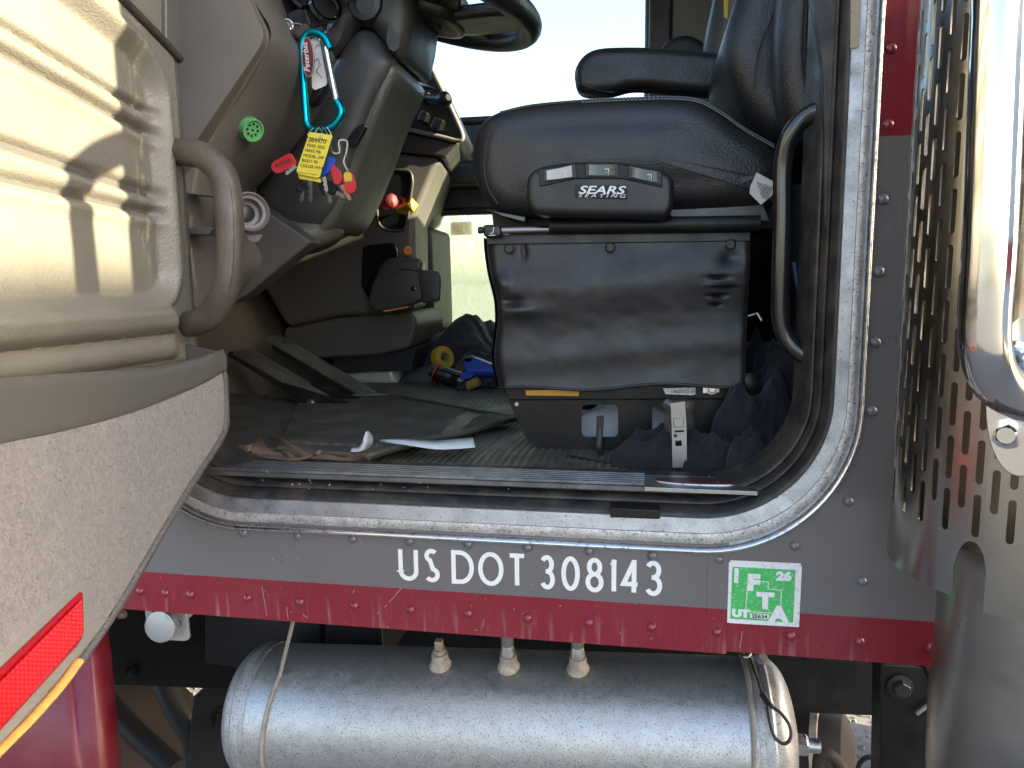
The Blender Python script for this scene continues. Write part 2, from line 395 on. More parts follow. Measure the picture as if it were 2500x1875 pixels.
# outer sheet: from under the trim to the cab's edges
XR, ZB = .412, 1.089
PM = rrect(-.785, .262, 1.250, ZT, .185)
outer = []
for (x, z) in PM:
    if x > .262-.185 and z < 1.250+.185:
        a = math.atan2(z-(1.25+.185), x-(.262-.185)); a = a+math.pi/2      # 0 at the bottom .. pi/2 at the right
        t = max(0, min(1, a/(math.pi/2)))
        outer.append((.077+(XR-.077)*min(1, t*2), ZB) if t <= .5 else (XR, ZB+(1.435-ZB)*(t*2-1)))
    elif x < -.785+.185 and z < 1.435:
        outer.append((-1.30+(x+.785)*.0, ZB) if z > 1.30 else (x-.3*max(0, (-.6-x))/.185, ZB))
    elif x < -.7: outer.append((-1.30, z))
    elif z < 1.26: outer.append((x, ZB))
    else: outer.append((XR, z))
rings = [[V3((x, .0, z)) for x, z in PM], [V3((x, 0, z)) for x, z in outer], [V3((x, .03, z+.001 if z < 1.1 else z)) for x, z in outer]]
side = loft('side_panel', rings, M_PAINT, cab, closed=False, angle=40)
# the lower riveted sheet, lapped over the side panel 2 mm proud
rp = [(-1.20,1.086),(.1165,1.086)]+[(.1165,1.246),(-.55,1.246),(-.72,1.29),(-1.2,1.29)]
rk = prism('rocker_panel', [V3((x, -.0025, z)) for x, z in rp], (0,.0022,0), M_PAINT, cab, bevel=.0008)
ln = box('panel_seam', (.089, -.0026, 1.19), (.0012, .0012, .10), M_PAINT, cab, bevel=.0003)
# rivets
def dome(r, h, n=14, k=5):
    V = []; F = []
    pr = [(r*1.18,0),(r*1.18,.0004)]+[(r*math.cos(math.pi/2*i/k), .0004+h*math.sin(math.pi/2*i/k)) for i in range(k)]
    for rr, hh in pr:
        for j in range(n):
            a = 2*math.pi*j/n; V.append((rr*math.cos(a), -hh, rr*math.sin(a)))
    for i in range(len(pr)-1):
        for j in range(n): F.append((i*n+j, i*n+(j+1)%n, (i+1)*n+(j+1)%n, (i+1)*n+j))
    V.append((0, -h-.0004, 0)); e = len(V)-1
    for j in range(n): F.append(((len(pr)-1)*n+j, (len(pr)-1)*n+(j+1)%n, e))
    return V, F
RV, RF = dome(.0070, .0056)
M_RG = mat('grey_rivet_paint', (.11,.105,.108), .33, coat=.5, dust=.3, dustcol=(.25,.22,.2), vscale=40)
M_RR = mat('maroon_rivet_paint', (.19,.005,.02), .33, coat=.5, dust=.12, dustcol=(.35,.2,.18), vscale=40)
rg = [(596.6,1300),(728,1308),(862,1315),(1001,1321),(1143.5,1328),(1288.5,1336),(1439,1345),(1594,1356)]
rr_ = [(343,1443),(405,1447),(466,1451),(605,1460),(734,1470),(867,1479),(1004,1488),(1144,1498),(1289,1509),(1438,1520),(1591,1531),(1750,1543)]
rs_ = [(1755.5,1365),(1940,1332),(2071,1224),(2104.5,1419),(2127.5,1003),(2137,836),(2145,663),(2156,487)]
rt_ = [(2168,305),(2175.6,119),(1930,1552),(2098.5,1566),(2273.5,1579)]
for lst, m_, par, yy in ((rg, M_RG, rk, -.0025), (rr_, M_RR, rk, -.0025), (rs_, M_RG, side, 0), (rt_, M_RR, side, 0)):
    src = None
    for (x, y) in lst:
        p = P(x, y, yy)
        if src is None:
            src = add('rivet', RV, RF, m_, par); src.location = p; first = src
        else: inst(first, p, par, rot=(0, random.uniform(0, 6), 0), sc=(random.uniform(.93,1.05),)*3)
# a few scratches through the red paint
M_SCR = mat('bare_scratch', (.42,.30,.28), .6)
sc_ = [[(981,1435),(950,1470)],[(945,1476),(938,1482)],[(866,1440),(860,1447)],[(925,1494),(921,1498)],[(640,1432),(652,1502)],[(700,1480),(704,1510)],[(740,1500),(752,1508)],[(1182,1512),(1178,1530)],[(1588,1560),(1594,1556)],[(1812,1540),(1806,1580)]]
ribbons('scratch', [[(P(x, y, -.0028).x, P(x, y, -.0028).z) for x, y in s_] for s_ in sc_], .0007, lambda x, z: V3((x, -.00285, z)), M_SCR, rk, t=.0001)['kind'] = 'stuff'
# lettering on the rocker panel, measured in the letters' own plane
h = .0445
def U_(x, w_): return [[(x,h),(x,w_/2)]+arc(x+w_/2, w_/2, w_/2, w_/2, 180, 360, 16)+[(x+w_,h)]]
def S_(x, w_):
    r1, r2 = w_*.43, w_*.5
    return [arc(x+w_*.5, h-r1, r1, r1, 40, 180, 10)+arc(x+w_*.5, h-r1, r1, r1, 180, 250, 5)[1:]+arc(x+w_*.5, r2*1.0, r2, r2, 78, 0, 6)+arc(x+w_*.5, r2, r2, r2, 0, -145, 14)[1:]]
def D_(x, w_): return [[(x,0),(x,h),(x+w_*.35,h)]+arc(x+w_*.35, h/2, w_*.65, h/2, 90, -90, 16)[1:]+[(x,0)]]
def O_(x, w_): return [arc(x+w_/2, h/2, w_/2, h/2, 0, 360, 30)]
def T_(x, w_): return [[(x,h),(x+w_,h)],[(x+w_/2,h),(x+w_/2,0)]]
def N3(x, w_):
    r1, r2 = h*.235, h*.265
    return [arc(x+w_*.42, h-r1, w_*.46, r1, 150, -90, 14)+[(x+w_*.3, h-2*r1)], [(x+w_*.3, h-2*r1)]+arc(x+w_*.45, r2, w_*.52, r2, 90, -150, 16)]
def N8(x, w_): return [arc(x+w_/2, h*.76, w_*.40, h*.235, 0, 360, 22), arc(x+w_/2, h*.265, w_*.5, h*.265, 0, 360, 24)]
def N1(x, w_): return [[(x,h*.84),(x+w_,h+.001)],[(x+w_-.0012,h+.002),(x+w_-.0012,0)]]
def N4(x, w_): return [[(x+w_*1.0,h*.27),(x,h*.27),(x+w_*.72,h)],[(x+w_*.74,h+.003),(x+w_*.74,0)]]
def glyph_x(px, py): return P(px, py, -.0026).x
zb0 = P(980, 1416, -.0026).z
chars = [('U',U_,974,1021),('S',S_,1036,1073),('D',D_,1103,1157),('O',O_,1168,1229),('T',T_,1240,1285),('3',N3,1320,1355),('0',O_,1371,1415),('8',N8,1430,1473),('1',N1,1489,1506),('4',N4,1517,1562),('3',N3,1576,1617)]
lt = tag(bpy.data.objects.new('lettering', None), 'white US DOT 308143 lettering'); lt.location = (-.15, -.0026, 1.18); link(lt, cab)
lt.matrix_parent_inverse = Matrix.Translation(cab.location).inverted()
for ch, fn, a, b in chars:
    xa = glyph_x(a, 1390+(a-974)*.062); xb = glyph_x(b, 1390+(b-974)*.062); sw = .0066
    st = fn(0, (xb-xa)-sw*.9)
    zz = zb0+.003
    o = ribbons('letter', st, sw, lambda x, z, xa=xa, zz=zz: V3((xa+sw*.45+x, -.0029, zz+z)), M_WHITE, None, t=.0004)
    o.parent = lt; o.matrix_parent_inverse = Matrix.Translation(lt.location).inverted()
# fuel-tax decal: a stack of old stickers, the green one on top
dc = bpy.data.objects.new('decal', None); dc.location = (.16, 0, 1.17); link(dc, cab); dc.matrix_parent_inverse = Matrix.Translation(cab.location).inverted()
tag(dc, 'square white bordered green sticker reading IFTA UT 26 35634')
M_GREEN = mat('green_print', (.05,.42,.10), .5, var=.12, vscale=60, speck=.5, sscale=260, scol=(.5,.6,.5))
M_STICK = mat('white_sticker', (.72,.71,.70), .5, speck=.5, sscale=220, scol=(.25,.22,.2))
M_INK = mat('black_ink', (.02,.02,.02), .6)
TL, TR, BR, BL = [P(x, y, -.001) for x, y in ((1779,1372),(1951,1380),(1944,1529),(1774,1519))]
def sub(o):
    o.parent = dc; o.matrix_parent_inverse = Matrix.Translation(dc.location).inverted(); return o
sub(prism('sticker_layer', [p+V3((.002,0,.0025)) for p in (TL, TR, BR, BL)], (0,.0006,0), M_STICK, None, bevel=0))
sub(prism('sticker_layer', [p+V3((.0035,-.0004,-.0008)) for p in (TL, TR, BR, BL)], (0,.0004,0), M_STICK, None, bevel=0))
sub(prism('sticker', [p+V3((0,-.0008,0)) for p in (TL, TR, BR, BL)], (0,.0004,0), M_STICK, None, bevel=0))
TL, BL, TR = TL+V3((0,-.0013,0)), BL+V3((0,-.0013,0)), TR+V3((0,-.0013,0))
def dq(u, v): return TL+(TR-TL)*u+(BL-TL)*v
sub(prism('green_field', [dq(.055,.07), dq(.95,.075), dq(.95,.935), dq(.05,.93)], (0,.0003,0), M_GREEN, None, bevel=0))
dr, du = (TR-TL).normalized(), (TL-BL).normalized(); W_ = (TR-TL).length; n_ = V3((0,-.0003,0))
def dtext(s, u, v, size, off, sx=1., m=M_STICK):
    o = text('print', s, size, face_m(dq(u, v)+n_, dr, du), m, None, off=off, sx=sx, ext=.0001); sub(o)
for s, u, v, z in (('F',.30,.425,.29),('T',.455,.715,.29),('A',.645,.925,.29)): dtext(s, u-.02, v, W_*z*1.12, .0021, 1.1)
sub(prism('print', [dq(.085,.09)+n_, dq(.145,.09)+n_, dq(.145,.33)+n_, dq(.085,.33)+n_], (0,.0001,0), M_STICK, None, bevel=0))
dtext('26', .69, .245, W_*.175, .0012, 1.15); dtext('UT', .075, .885, W_*.155, .0012, 1.2)
sub(prism('print', [dq(.335,.82)+n_, dq(.60,.82)+n_, dq(.60,.90)+n_, dq(.335,.90)+n_], (0,.0001,0), M_STICK, None, bevel=0))
n_ = V3((0,-.0006,0)); dtext('35634', .355, .89, W_*.082, .0002, 1.1, M_INK); n_ = V3((0,-.0003,0))
ut = [(.285,.28),(.575,.29),(.575,.405),(.765,.41),(.76,.80),(.265,.79),(.285,.28)]
o = ribbons('print', [ut], .011, lambda u, v: dq(u, v)+n_, M_STICK, None, t=.0001); sub(o)
# ------------------------------------------------------------------ sill, tread and floor
bx('sill', (-.74,.05,1.15), (.22,.13,1.309), M_RUB, cab)
pr = [(.018,1.3085),(.018,1.3145)]
for k in range(6): y0 = .026+k*.0105; pr += [(y0,1.3145),(y0+.002,1.3178),(y0+.0055,1.3178),(y0+.0075,1.3145)]
pr += [(.090,1.3145),(.090,1.300)]
M_TREAD = mat('worn_tread_plate', (.17,.17,.165), .45, .7, bump=.3, bscale=200, var=.3, vscale=18, dust=.6, dustcol=(.05,.045,.04), rvar=.15)
loft('tread_plate', [[V3((x, y, z)) for y, z in pr] for x in (-.70, .002)], M_TREAD, cab, angle=20)
cp = [PZ(x, y, 1.3165) for x, y in ((1572,1158),(1800,1166),(1868,1190),(1850,1200),(1573,1189))]
M_DULL = mat('dull_end_plate', (.42,.42,.40), .4, .9, bump=.2, bscale=200, dust=.5, dustcol=(.12,.11,.1), rvar=.12)
ep = prism('tread_end_plate', cp, (0,0,-.006), M_DULL, cab, bevel=.0008)
ec = PZ(1706, 1174, 1.318); el = [ec+V3((.062*math.cos(a), .0185*math.sin(a), 0)) for a in [2*math.pi*k/36 for k in range(36)]]
prism('emblem_rim', el, (0,0,-.003), M_BEAD, ep, bevel=.0008)
em = [ec+V3((.059*math.cos(a), .0165*math.sin(a), .0008)) for a in [2*math.pi*k/36 for k in range(36)]]
M_MAR = mat('worn_maroon', (.07,.012,.016), .45, dust=.4, dustcol=(.12,.09,.08), vscale=40)
prism('emblem', em, (0,0,-.002), M_MAR, ep, bevel=.0004)
lb0, lb1 = P(1490, 1240, -.004), P(1612, 1246, -.004)
prism('latch_block', [P(x, y, -.012) for x, y in ((1489,1240),(1612,1246),(1611,1268),(1490,1264))], (0,.03,0), M_BLKMET, cab, bevel=.0015)
def fz(u, v):
    x = -1.28+1.72*u; y = .088+(YF-.10)*v
    xx = x+.012*nz((x, y, 0), 3)+.01*math.sin(y*9)
    ph = (xx/.0135) % 1; hgt = .0042*max(0, math.sin(ph*math.pi))**.5
    return V3((x, y, 1.301+hgt+.004*nz((x, y, 0), 3.1, 2)))
grid('floor_liner', fz, 1500, 40, M_FLOOR, cab)
bx('floor_pan', (-1.30,.13,1.10), (.44,YF,1.28), M_DARK, cab)
# shell of the cab
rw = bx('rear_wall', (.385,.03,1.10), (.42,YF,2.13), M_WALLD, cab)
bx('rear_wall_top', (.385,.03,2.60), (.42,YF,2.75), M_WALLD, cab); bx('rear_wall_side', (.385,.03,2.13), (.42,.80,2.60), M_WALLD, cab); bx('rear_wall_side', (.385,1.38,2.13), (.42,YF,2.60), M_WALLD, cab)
bx('added_rear_window', (.400,.80,2.13), (.404,1.38,2.60), M_CLEAR, rw, bevel=0)  # unseen rear window, added and sized so sun reaches the dash
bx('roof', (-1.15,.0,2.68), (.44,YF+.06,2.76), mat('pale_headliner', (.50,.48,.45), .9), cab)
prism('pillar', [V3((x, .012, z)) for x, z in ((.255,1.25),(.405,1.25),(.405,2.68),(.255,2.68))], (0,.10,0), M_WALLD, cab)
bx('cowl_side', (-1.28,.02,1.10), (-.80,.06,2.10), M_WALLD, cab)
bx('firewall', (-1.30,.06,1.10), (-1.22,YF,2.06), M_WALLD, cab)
M_BROWN = mat('brown_lining', (.11,.09,.072), .7, bump=.4, bscale=160, var=.15)
prism('toe_board', [V3((-1.22,.08,1.29)), V3((-1.02,.08,1.30)), V3((-1.20,.08,1.66)), V3((-1.22,.08,1.66))], (0,YF-.12,0), M_BROWN, cab)
prism('windscreen_pillar', [V3((-1.28,.02,2.06)), V3((-1.20,.02,2.06)), V3((-.95,.02,2.70)), V3((-1.03,.02,2.70))], (0,.08,0), M_WALLD, cab)
prism('windscreen_pillar', [V3((-1.28,YF-.08,2.06)), V3((-1.20,YF-.08,2.06)), V3((-.95,YF-.08,2.70)), V3((-1.03,YF-.08,2.70))], (0,.08,0), M_WALLD, cab)
prism('windscreen', [V3((-1.25,.1,2.06)), V3((-1.245,.1,2.06)), V3((-.99,.1,2.69)), V3((-.995,.1,2.69))], (0,YF-.19,0), M_CLEAR, cab, bevel=0)
# far side: passenger door with its window and the small low window
def wall_with_holes(name, x0, x1, z0, z1, holes, Y, t, m, parent):
    """flat wall built as a sheet whose rounded openings are real openings"""
    bm = bmesh.new(); edges = []
    def loop(pts):
        vs = [bm.verts.new((x, Y, z)) for x, z in pts]; return [bm.edges.new((vs[i-1], vs[i])) for i in range(len(vs))]
    edges += loop([(x0,z0),(x1,z0),(x1,z1),(x0,z1)])
    for h_ in holes: edges += loop(h_)
    bmesh.ops.triangle_fill(bm, use_beauty=True, edges=edges)
    me = bpy.data.meshes.new(name); bm.to_mesh(me); bm.free(); me.materials.append(m)
    o = link(bpy.data.objects.new(name, me), parent); s = o.modifiers.new('s', 'SOLIDIFY'); s.thickness = t; s.offset = 0
    return o
def rr2(x0, x1, z0, z1, r, n=6): return [(p.x, p.z) for p in fillet([(x0,0,z0),(x1,0,z0),(x1,0,z1),(x0,0,z1)], r, n, True)]
lw = P(1055, 520, YF); lw2 = P(1195, 792, YF)
LW = (lw.x, -.30, 1.41, lw.z); UW = (-1.02, P(1585,60,YF).x, P(1130,300,YF).z, 2.66)
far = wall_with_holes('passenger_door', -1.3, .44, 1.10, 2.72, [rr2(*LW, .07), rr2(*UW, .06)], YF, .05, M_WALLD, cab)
for nm, W4, gm_ in (('low_window', LW, M_DUSTY), ('side_window', UW, M_CLEAR)):
    x0, x1, z0, z1 = W4
    prism(nm, [V3((x, YF+.012, z)) for x, z in rr2(x0-.01, x1+.01, z0-.01, z1+.01, .06)], (0,.004,0), gm_, far, bevel=0)
    tube('window_seal', [V3((x, YF-.025, z)) for x, z in rr2(x0, x1, z0, z1, .065, 8)], .014, M_RUB, far, res=8, closed=True)
# orange marker seen through the low window: a lamp on the outside of the door
mk = [P(x, y, YF+.05) for x, y in ((1100,543),(1150,540),(1150,572),(1100,574))]
M_AMB = mat('amber_lens', (.8,.35,.02), .3)
prism('marker_lamp', mk, (0,.02,0), M_AMB, far)
bx('door_armrest', (-.78,YF-.12,1.93), (-.1,YF-.026,2.0), M_WALLD, far, bevel=.012)
hp = fillet([P(x, y, YF-.03) for x, y in ((1096,398),(1160,392),(1166,450),(1118,450),(1100,430))], .02, 5, True)
prism('handle_recess', hp, (0,-.006,0), M_BLK, far, bevel=.002)
tube('door_pull', [P(x, y, YF-.05) for x, y in ((1125,436),(1150,434),(1160,440))], .008, M_BLK, far, res=8)
# rear corner trim beside the passenger window
bx('window_pillar', (.0,YF-.06,2.18), (.07,YF-.026,2.68), M_WALLD, far, bevel=.008)
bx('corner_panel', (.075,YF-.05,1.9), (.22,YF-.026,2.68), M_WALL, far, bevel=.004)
# ------------------------------------------------------------------ open door (inner side faces rearwards)
M_VIN = mat('grey_door_vinyl', (.155,.143,.115), .42, bump=.55, bscale=330, bkind='leather', var=.08, vscale=8, dust=.15, dustcol=(.2,.17,.13), rvar=.08)
M_VINS = mat('smooth_grey_plastic', (.085,.081,.071), .38, bump=.25, bscale=500, bkind='leather', var=.06, rvar=.06)
M_CARP = mat('grey_carpet', (.22,.20,.185), .95, bump=1., bscale=520, var=.16, vscale=230, sheen=.3, stretch=(1,1,.6))
M_GRIP = mat('worn_grab_handle', (.062,.050,.042), .5, bump=.35, bscale=420, bkind='leather', var=.25, vscale=14, dust=.35, dustcol=(.16,.12,.09), rvar=.1)
M_SKIN = mat('maroon_door_paint', (.16,.005,.018), .3, coat=.6, dust=.2, dustcol=(.25,.12,.1))
M_REFL = mat('red_reflector', (.62,.006,.008), .16, coat=.7)
M_BEZ = mat('reflector_bezel', (.20,.195,.18), .6, bump=.3, bscale=200)
door = thing('cab_door', 'open cab door at the left with ribbed grey vinyl panel and carpeted pocket', 'door', (-.66, -.1, 1.12))
def D(a, z, n=0.): return V3((-.66+n, -.015-a, z))
def ss(a, b, x): t = max(0, min(1, (x-a)/(b-a))); return t*t*(3-2*t)
def sdf(a, z):
    zt = 1.896+.24*max(0, a-.05); cx, cz = .05+.36, (zt+1.580)/2; hx, hz = .36, (zt-1.580)/2; r = .05
    qx, qz = abs(a-cx)-hx+r, abs(z-cz)-hz+r
    return math.hypot(max(qx, 0), max(qz, 0))+min(max(qx, qz), 0)-r
def nfun(a, z):
    sd = sdf(a, z)
    n = .014*ss(-.014, .006, sd)+.008*math.exp(-((sd-.012)/.008)**2)
    if sd < .004:
        k = ss(.004, -.012, sd)
        for zc, sl, dp, wd in ((1.843,.18,.010,.0048),(1.815,.18,.012,.0055),(1.731,.11,.014,.0070),(1.703,.06,.012,.0062)):
            c = zc+sl*(a-.12); n -= k*dp*math.exp(-((z-c)/wd)**2)
            n += k*.003*math.exp(-((z-c+.015)/.008)**2)
    e = ss(.045, .075, a)
    if z < 1.575:
        n += e*(.020*math.sin(math.pi*max(0, min(1, (z-1.536)/.037)))**.7 if z > 1.536 else 0)
        n += e*(.012*math.sin(math.pi*max(0, min(1, (z-1.500)/.036)))**.7 if 1.5 < z < 1.536 else 0)
        if z < 1.50: n -= .006*ss(1.5, 1.485, z)
    n -= .012*ss(.012, 0, a)
    return n
def dp_(u, v):
    a = .9*u**1.6; zt = 1.925+.34*min(a, .5); z = 1.42+(zt-1.42)*v; return D(a, z, nfun(a, z))
dpn = grid('door_panel', dp_, 200, 260, M_VIN, door)
prism('door_body', [D(a, z, -.010) for a, z in ((.0,1.30),(.0,1.92),(.0,2.4),(.92,2.4),(.92,1.14),(.42,1.15),(.22,1.22),(.06,1.30))], (-.055,0,0), M_VINS, door, bevel=.006)
prism('door_skin', [D(a, z, -.068) for a, z in ((-.01,1.28),(-.01,2.4),(.95,2.4),(.95,1.10),(.45,1.10),(.25,1.15),(.09,1.22))], (-.006,0,0), M_SKIN, door, bevel=.002)
# rim strip along the hinge edge
prism('edge_strip', [D(a, z, .012) for a, z in ((.0,1.50),(.0,1.91),(.013,1.915),(.013,1.50))], (-.03,0,0), M_VINS, door, bevel=.003)
# belt gasket and the trim above it
gk = [PX(x, y, -.645) for x, y in ((250,-55),(300,0),(395,98),(440,146))]
tube('belt_gasket', gk, .006, M_RUB, door, res=8)
ut_ = [PX(x, y, -.655) for x, y in ((303,-10),(396,85),(440,133),(439,-200),(0,-700),(0,-260))]
uo = prism('upper_trim', ut_, (-.03,0,0), M_VIN, door, bevel=.004)
prism('upper_edge', [PX(x, y, -.648) for x, y in ((405,-100),(406,95),(441,136),(440,-100))], (-.02,0,0), M_VINS, uo, bevel=.003)
# grab handle
hp_ = cat([PX(x, y, X) for x, y, X in ((425,372,-.655),(450,372,-.632),(500,383,-.592),(545,430,-.566),(560,520,-.556),(562,620,-.556),(552,700,-.564),(520,762,-.590),(480,788,-.622),(450,790,-.655))], 6)
hd = tube('grab_handle', hp_, .0185, M_GRIP, door, res=20, flat=1.0)
sm_ = [p+V3((.0135,-.0132,0)) for p in hp_[10:-10]]
tube('handle_seam', sm_, .0006, M_RUB, hd, res=5)
# map pocket
def pk(px, py, X=-.583): return PX(px, py, X)
band_top = [(552,862),(500,884),(420,903),(330,914),(220,922),(110,930),(0,940)]
band_bot = [(552,908),(500,940),(420,975),(330,1010),(220,1042),(110,1068),(0,1090)]
bt = [pk(*p) for p in band_top]; bb = [pk(*p) for p in band_bot]
for L_ in (bt, bb):
    for yy in (-.53, -.64, -.76, -.88, -.96): L_.append(V3((L_[-1].x, yy, L_[-1].z)))
bt, bb = cat(bt, 5), cat(bb, 5)
rings = []
for i, (t, b) in enumerate(zip(bt, bb)):
    k = ss(0, 6, i); d = .007
    # outline: inner lip, rounded top, front, bottom edge
    rings.append([V3((t.x-.018*k-.004, t.y, t.z-.03)), V3((t.x-.018*k-.004, t.y, t.z+.003)), V3((t.x-.011*k-.003, t.y, t.z+.007)), V3((t.x-.004, t.y, t.z+.004)), V3((t.x-.0005, t.y, t.z-.003)), V3((t.x, t.y, t.z-.010)), V3((b.x+.002, b.y, b.z+.008)), V3((b.x+.001, b.y, b.z+.001)), V3((b.x-.010, b.y, b.z))])
loft('pocket_rim', rings, M_VINS, door, closed=False, angle=55, sub=1)
e0 = bt[0]
prism('pocket_end', [V3((-.645,e0.y+.006,e0.z+.012)), V3((e0.x-.001,e0.y+.001,e0.z+.0)), V3((e0.x-.001,e0.y+.001,1.40)), V3((-.645,e0.y+.006,1.40))], (0,-.006,0), M_VINS, door, bevel=.0015)
bx('pocket_floor', (-.65,-.93,1.405), (-.60,-.06,1.415), M_VINS, door)
co_ = [(553,909),(556,960),(556,1035),(540,1075),(515,1115),(478,1170),(430,1248),(370,1350),(312,1450),(250,1545),(180,1640),(95,1742),(0,1838)]
cl = [pk(*p, X=-.584) for p in co_]; cl = cat(cl, 3); cl += [V3((cl[-1].x, -.95, 1.12))]
tp = list(reversed([V3((cl[0].x, p.y, p.z+.014)) for p in bb]))
carp_out = cl+[V3((cl[0].x, -.95, tp[0].z))]+tp[1:-1]
cm = pillow('carpet_front', carp_out, (-.055,0,0), .012, M_CARP, door, n=4)
tube('carpet_welt', [p+V3((-.004,0,-.002)) for p in cl], .0052, M_VINS, cm, res=8)
# pile of the carpet: short fibres standing off the front
rs = random.Random(11); FV = []; FF = []
poly = [(p.y, p.z) for p in carp_out]
def inside(y, z):
    c = False; n = len(poly)
    for i in range(n):
        (y1, z1), (y2, z2) = poly[i-1], poly[i]
        if (z1 > z) != (z2 > z) and y < (y2-y1)*(z-z1)/(z2-z1)+y1: c = not c
    return c
def fibre(o, d, L, wd):
    b = len(FV); s = V3((0, rs.uniform(-1,1), rs.uniform(-1,1))).normalized()*wd
    q = o+d*L*.55; e = o+d*L+V3((0, rs.uniform(-.4,.4), rs.uniform(-.6,.2)))*L*.5
    FV.extend([o-s, o+s, q+s*.8, q-s*.8, e]); FF.extend([(b,b+1,b+2,b+3),(b+3,b+2,b+4)])
k = 0
while k < 36000:
    y, z = rs.uniform(-.50,-.03), rs.uniform(1.10,1.49)
    if not inside(y, z): continue
    k += 1; t_ = nz((y*1, z*1, 0), 70)*.7
    fibre(V3((-.5845, y, z)), V3((.5, t_+rs.uniform(-.6,.6), -.45+.5*nz((y, z, 4), 90)+rs.uniform(-.5,.5))).normalized(), rs.uniform(.0022,.0052), rs.uniform(.00012,.00028))
for i in range(2600):
    j = rs.randrange(len(cl)-2); p = cl[j].lerp(cl[j+1], rs.random())
    fibre(p+V3((-rs.uniform(.0,.02),0,0)), V3((rs.uniform(-.2,.6), rs.uniform(.2,1.), rs.uniform(-.8,.2))).normalized(), rs.uniform(.002,.006), .00008)
fo = add('carpet_pile', FV, FF, M_CARP, cm, smooth=False, recalc=False); tag(fo, kind='stuff')
# red reflector near the lower edge
rf = [PX(x, y, -.578) for x, y in ((206,1443),(208,1552),(190,1580),(0,1790),(0,1642))]
rf = rf[:3]+[V3((rf[3].x, rf[3].y, rf[3].z)), V3((rf[3].x, -.80, rf[3].z-.02)), V3((rf[4].x, -.80, rf[4].z-.03)), rf[4]]
bz_ = [PX(x, y, -.583) for x, y in ((228,1408),(236,1470),(232,1510),(270,1505),(205,1590),(0,1822),(0,1597),(100,1490),(195,1415))]
prism('reflector_bezel', bz_, (-.01,0,0), M_BEZ, door, bevel=.002)
rfo = prism('reflector', rf, (-.008,0,0), mat('dark_red_lens_rim', (.30,.006,.012), .25, coat=.5), door, bevel=.003); tag(rfo, 'red prismatic reflector')
qa, qb, qc, qd = [PX(x, y, -.5765) for x, y in ((197,1462),(199,1550),(0,1772),(0,1662))]
qc, qd = qb.lerp(qc, 2.2), qa.lerp(qd, 2.2)
def lens(u, v):
    p = qa.lerp(qd, u).lerp(qb.lerp(qc, u), v); k = (u*44) % 1; j = (v*9) % 1; return p+V3((.0012*abs(k-.5)*2+.0006*abs(j-.5)*2, 0, 0))
grid('reflector_lens', lens, 264, 54, M_REFL, rfo, angle=10)
M_ORG = mat('sunlit_edge_orange', (.70,.33,.07), .45, bump=.6, bscale=120, var=.2, vscale=30, stretch=(1,3,30))  # orange paints the sun caught along the door's lower edge
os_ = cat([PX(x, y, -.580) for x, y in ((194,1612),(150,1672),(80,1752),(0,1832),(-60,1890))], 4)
tube('sunlit_edge_strip', os_, .0060, M_ORG, door, res=8, flat=.7)
# ------------------------------------------------------------------ driver's seat
M_LEA = mat('black_leather', (.019,.018,.018), .36, bump=.7, bscale=420, bkind='leather', var=.15, vscale=6, dust=.15, dustcol=(.09,.08,.075), rvar=.08)
M_LEAS = mat('smooth_black_vinyl', (.017,.016,.017), .40, bump=.25, bscale=500, bkind='leather', dust=.22, dustcol=(.09,.075,.065), vscale=6, rvar=.1)
M_THR = mat('grey_thread', (.22,.22,.23), .7)
M_GLOSS = mat('gloss_black', (.010,.010,.011), .15, coat=.5)
seat = thing('driver_seat', 'black leather driver seat with vinyl skirt and switch box', 'seat', (0, .5, 1.30))
YS = .235
cu_ = cat(PL([(1146,420),(1147,350),(1160,297),(1205,262),(1290,243),(1400,232),(1520,226),(1640,223),(1705,230),(1760,258),(1820,300),(1890,340),(1925,395),(1920,470),(1880,500),(1700,512),(1500,520),(1300,528),(1220,520),(1170,480)], YS), 5, True)
cu = pillow('cushion', cu_, (0,.50,0), .045, M_LEA, seat, n=8, bulge=.012)
def seamline(pts, Y, r=.0011, m=M_RUB, par=None, name='seam'): return tube(name, cat(PL(pts, Y), 6), r, m, par, res=6)
seamline([(1205,300),(1190,340),(1182,400),(1190,455),(1215,498)], YS-.004, .0012, M_RUB, cu)
top = [p+V3((0,.020,-.006)) for p in cat(PL([(1215,260),(1290,243),(1400,232),(1520,226),(1640,223),(1705,230),(1760,258),(1820,300),(1895,343)], YS), 8)]
tube('piping', [p+V3((0,0,.0)) for p in top], .0030, M_LEA, cu, res=8)
for off, nm in ((.0085,'stitching'),(.016,'stitching')):
    V = []; F = []
    line = [p+V3((0,.012 if off < .01 else .0065,-.0032 if off < .01 else -.0085)) for p in cat(PL([(1420,231),(1520,226),(1640,223),(1705,230),(1760,258),(1820,300),(1895,343)], YS), 12)]
    for i in range(0, len(line)-1, 1):
        a, b = line[i], line[i].lerp(line[i+1], .62); n_ = V3((0,-.0014,-.002)); s = V3((0,0,.0007)); bse = len(V)
        V += [a+n_-s, b+n_-s, b+n_+s, a+n_+s]; F.append((bse,bse+1,bse+2,bse+3))
    so = add(nm, V, F, M_THR, cu, smooth=False, solid=.0008)
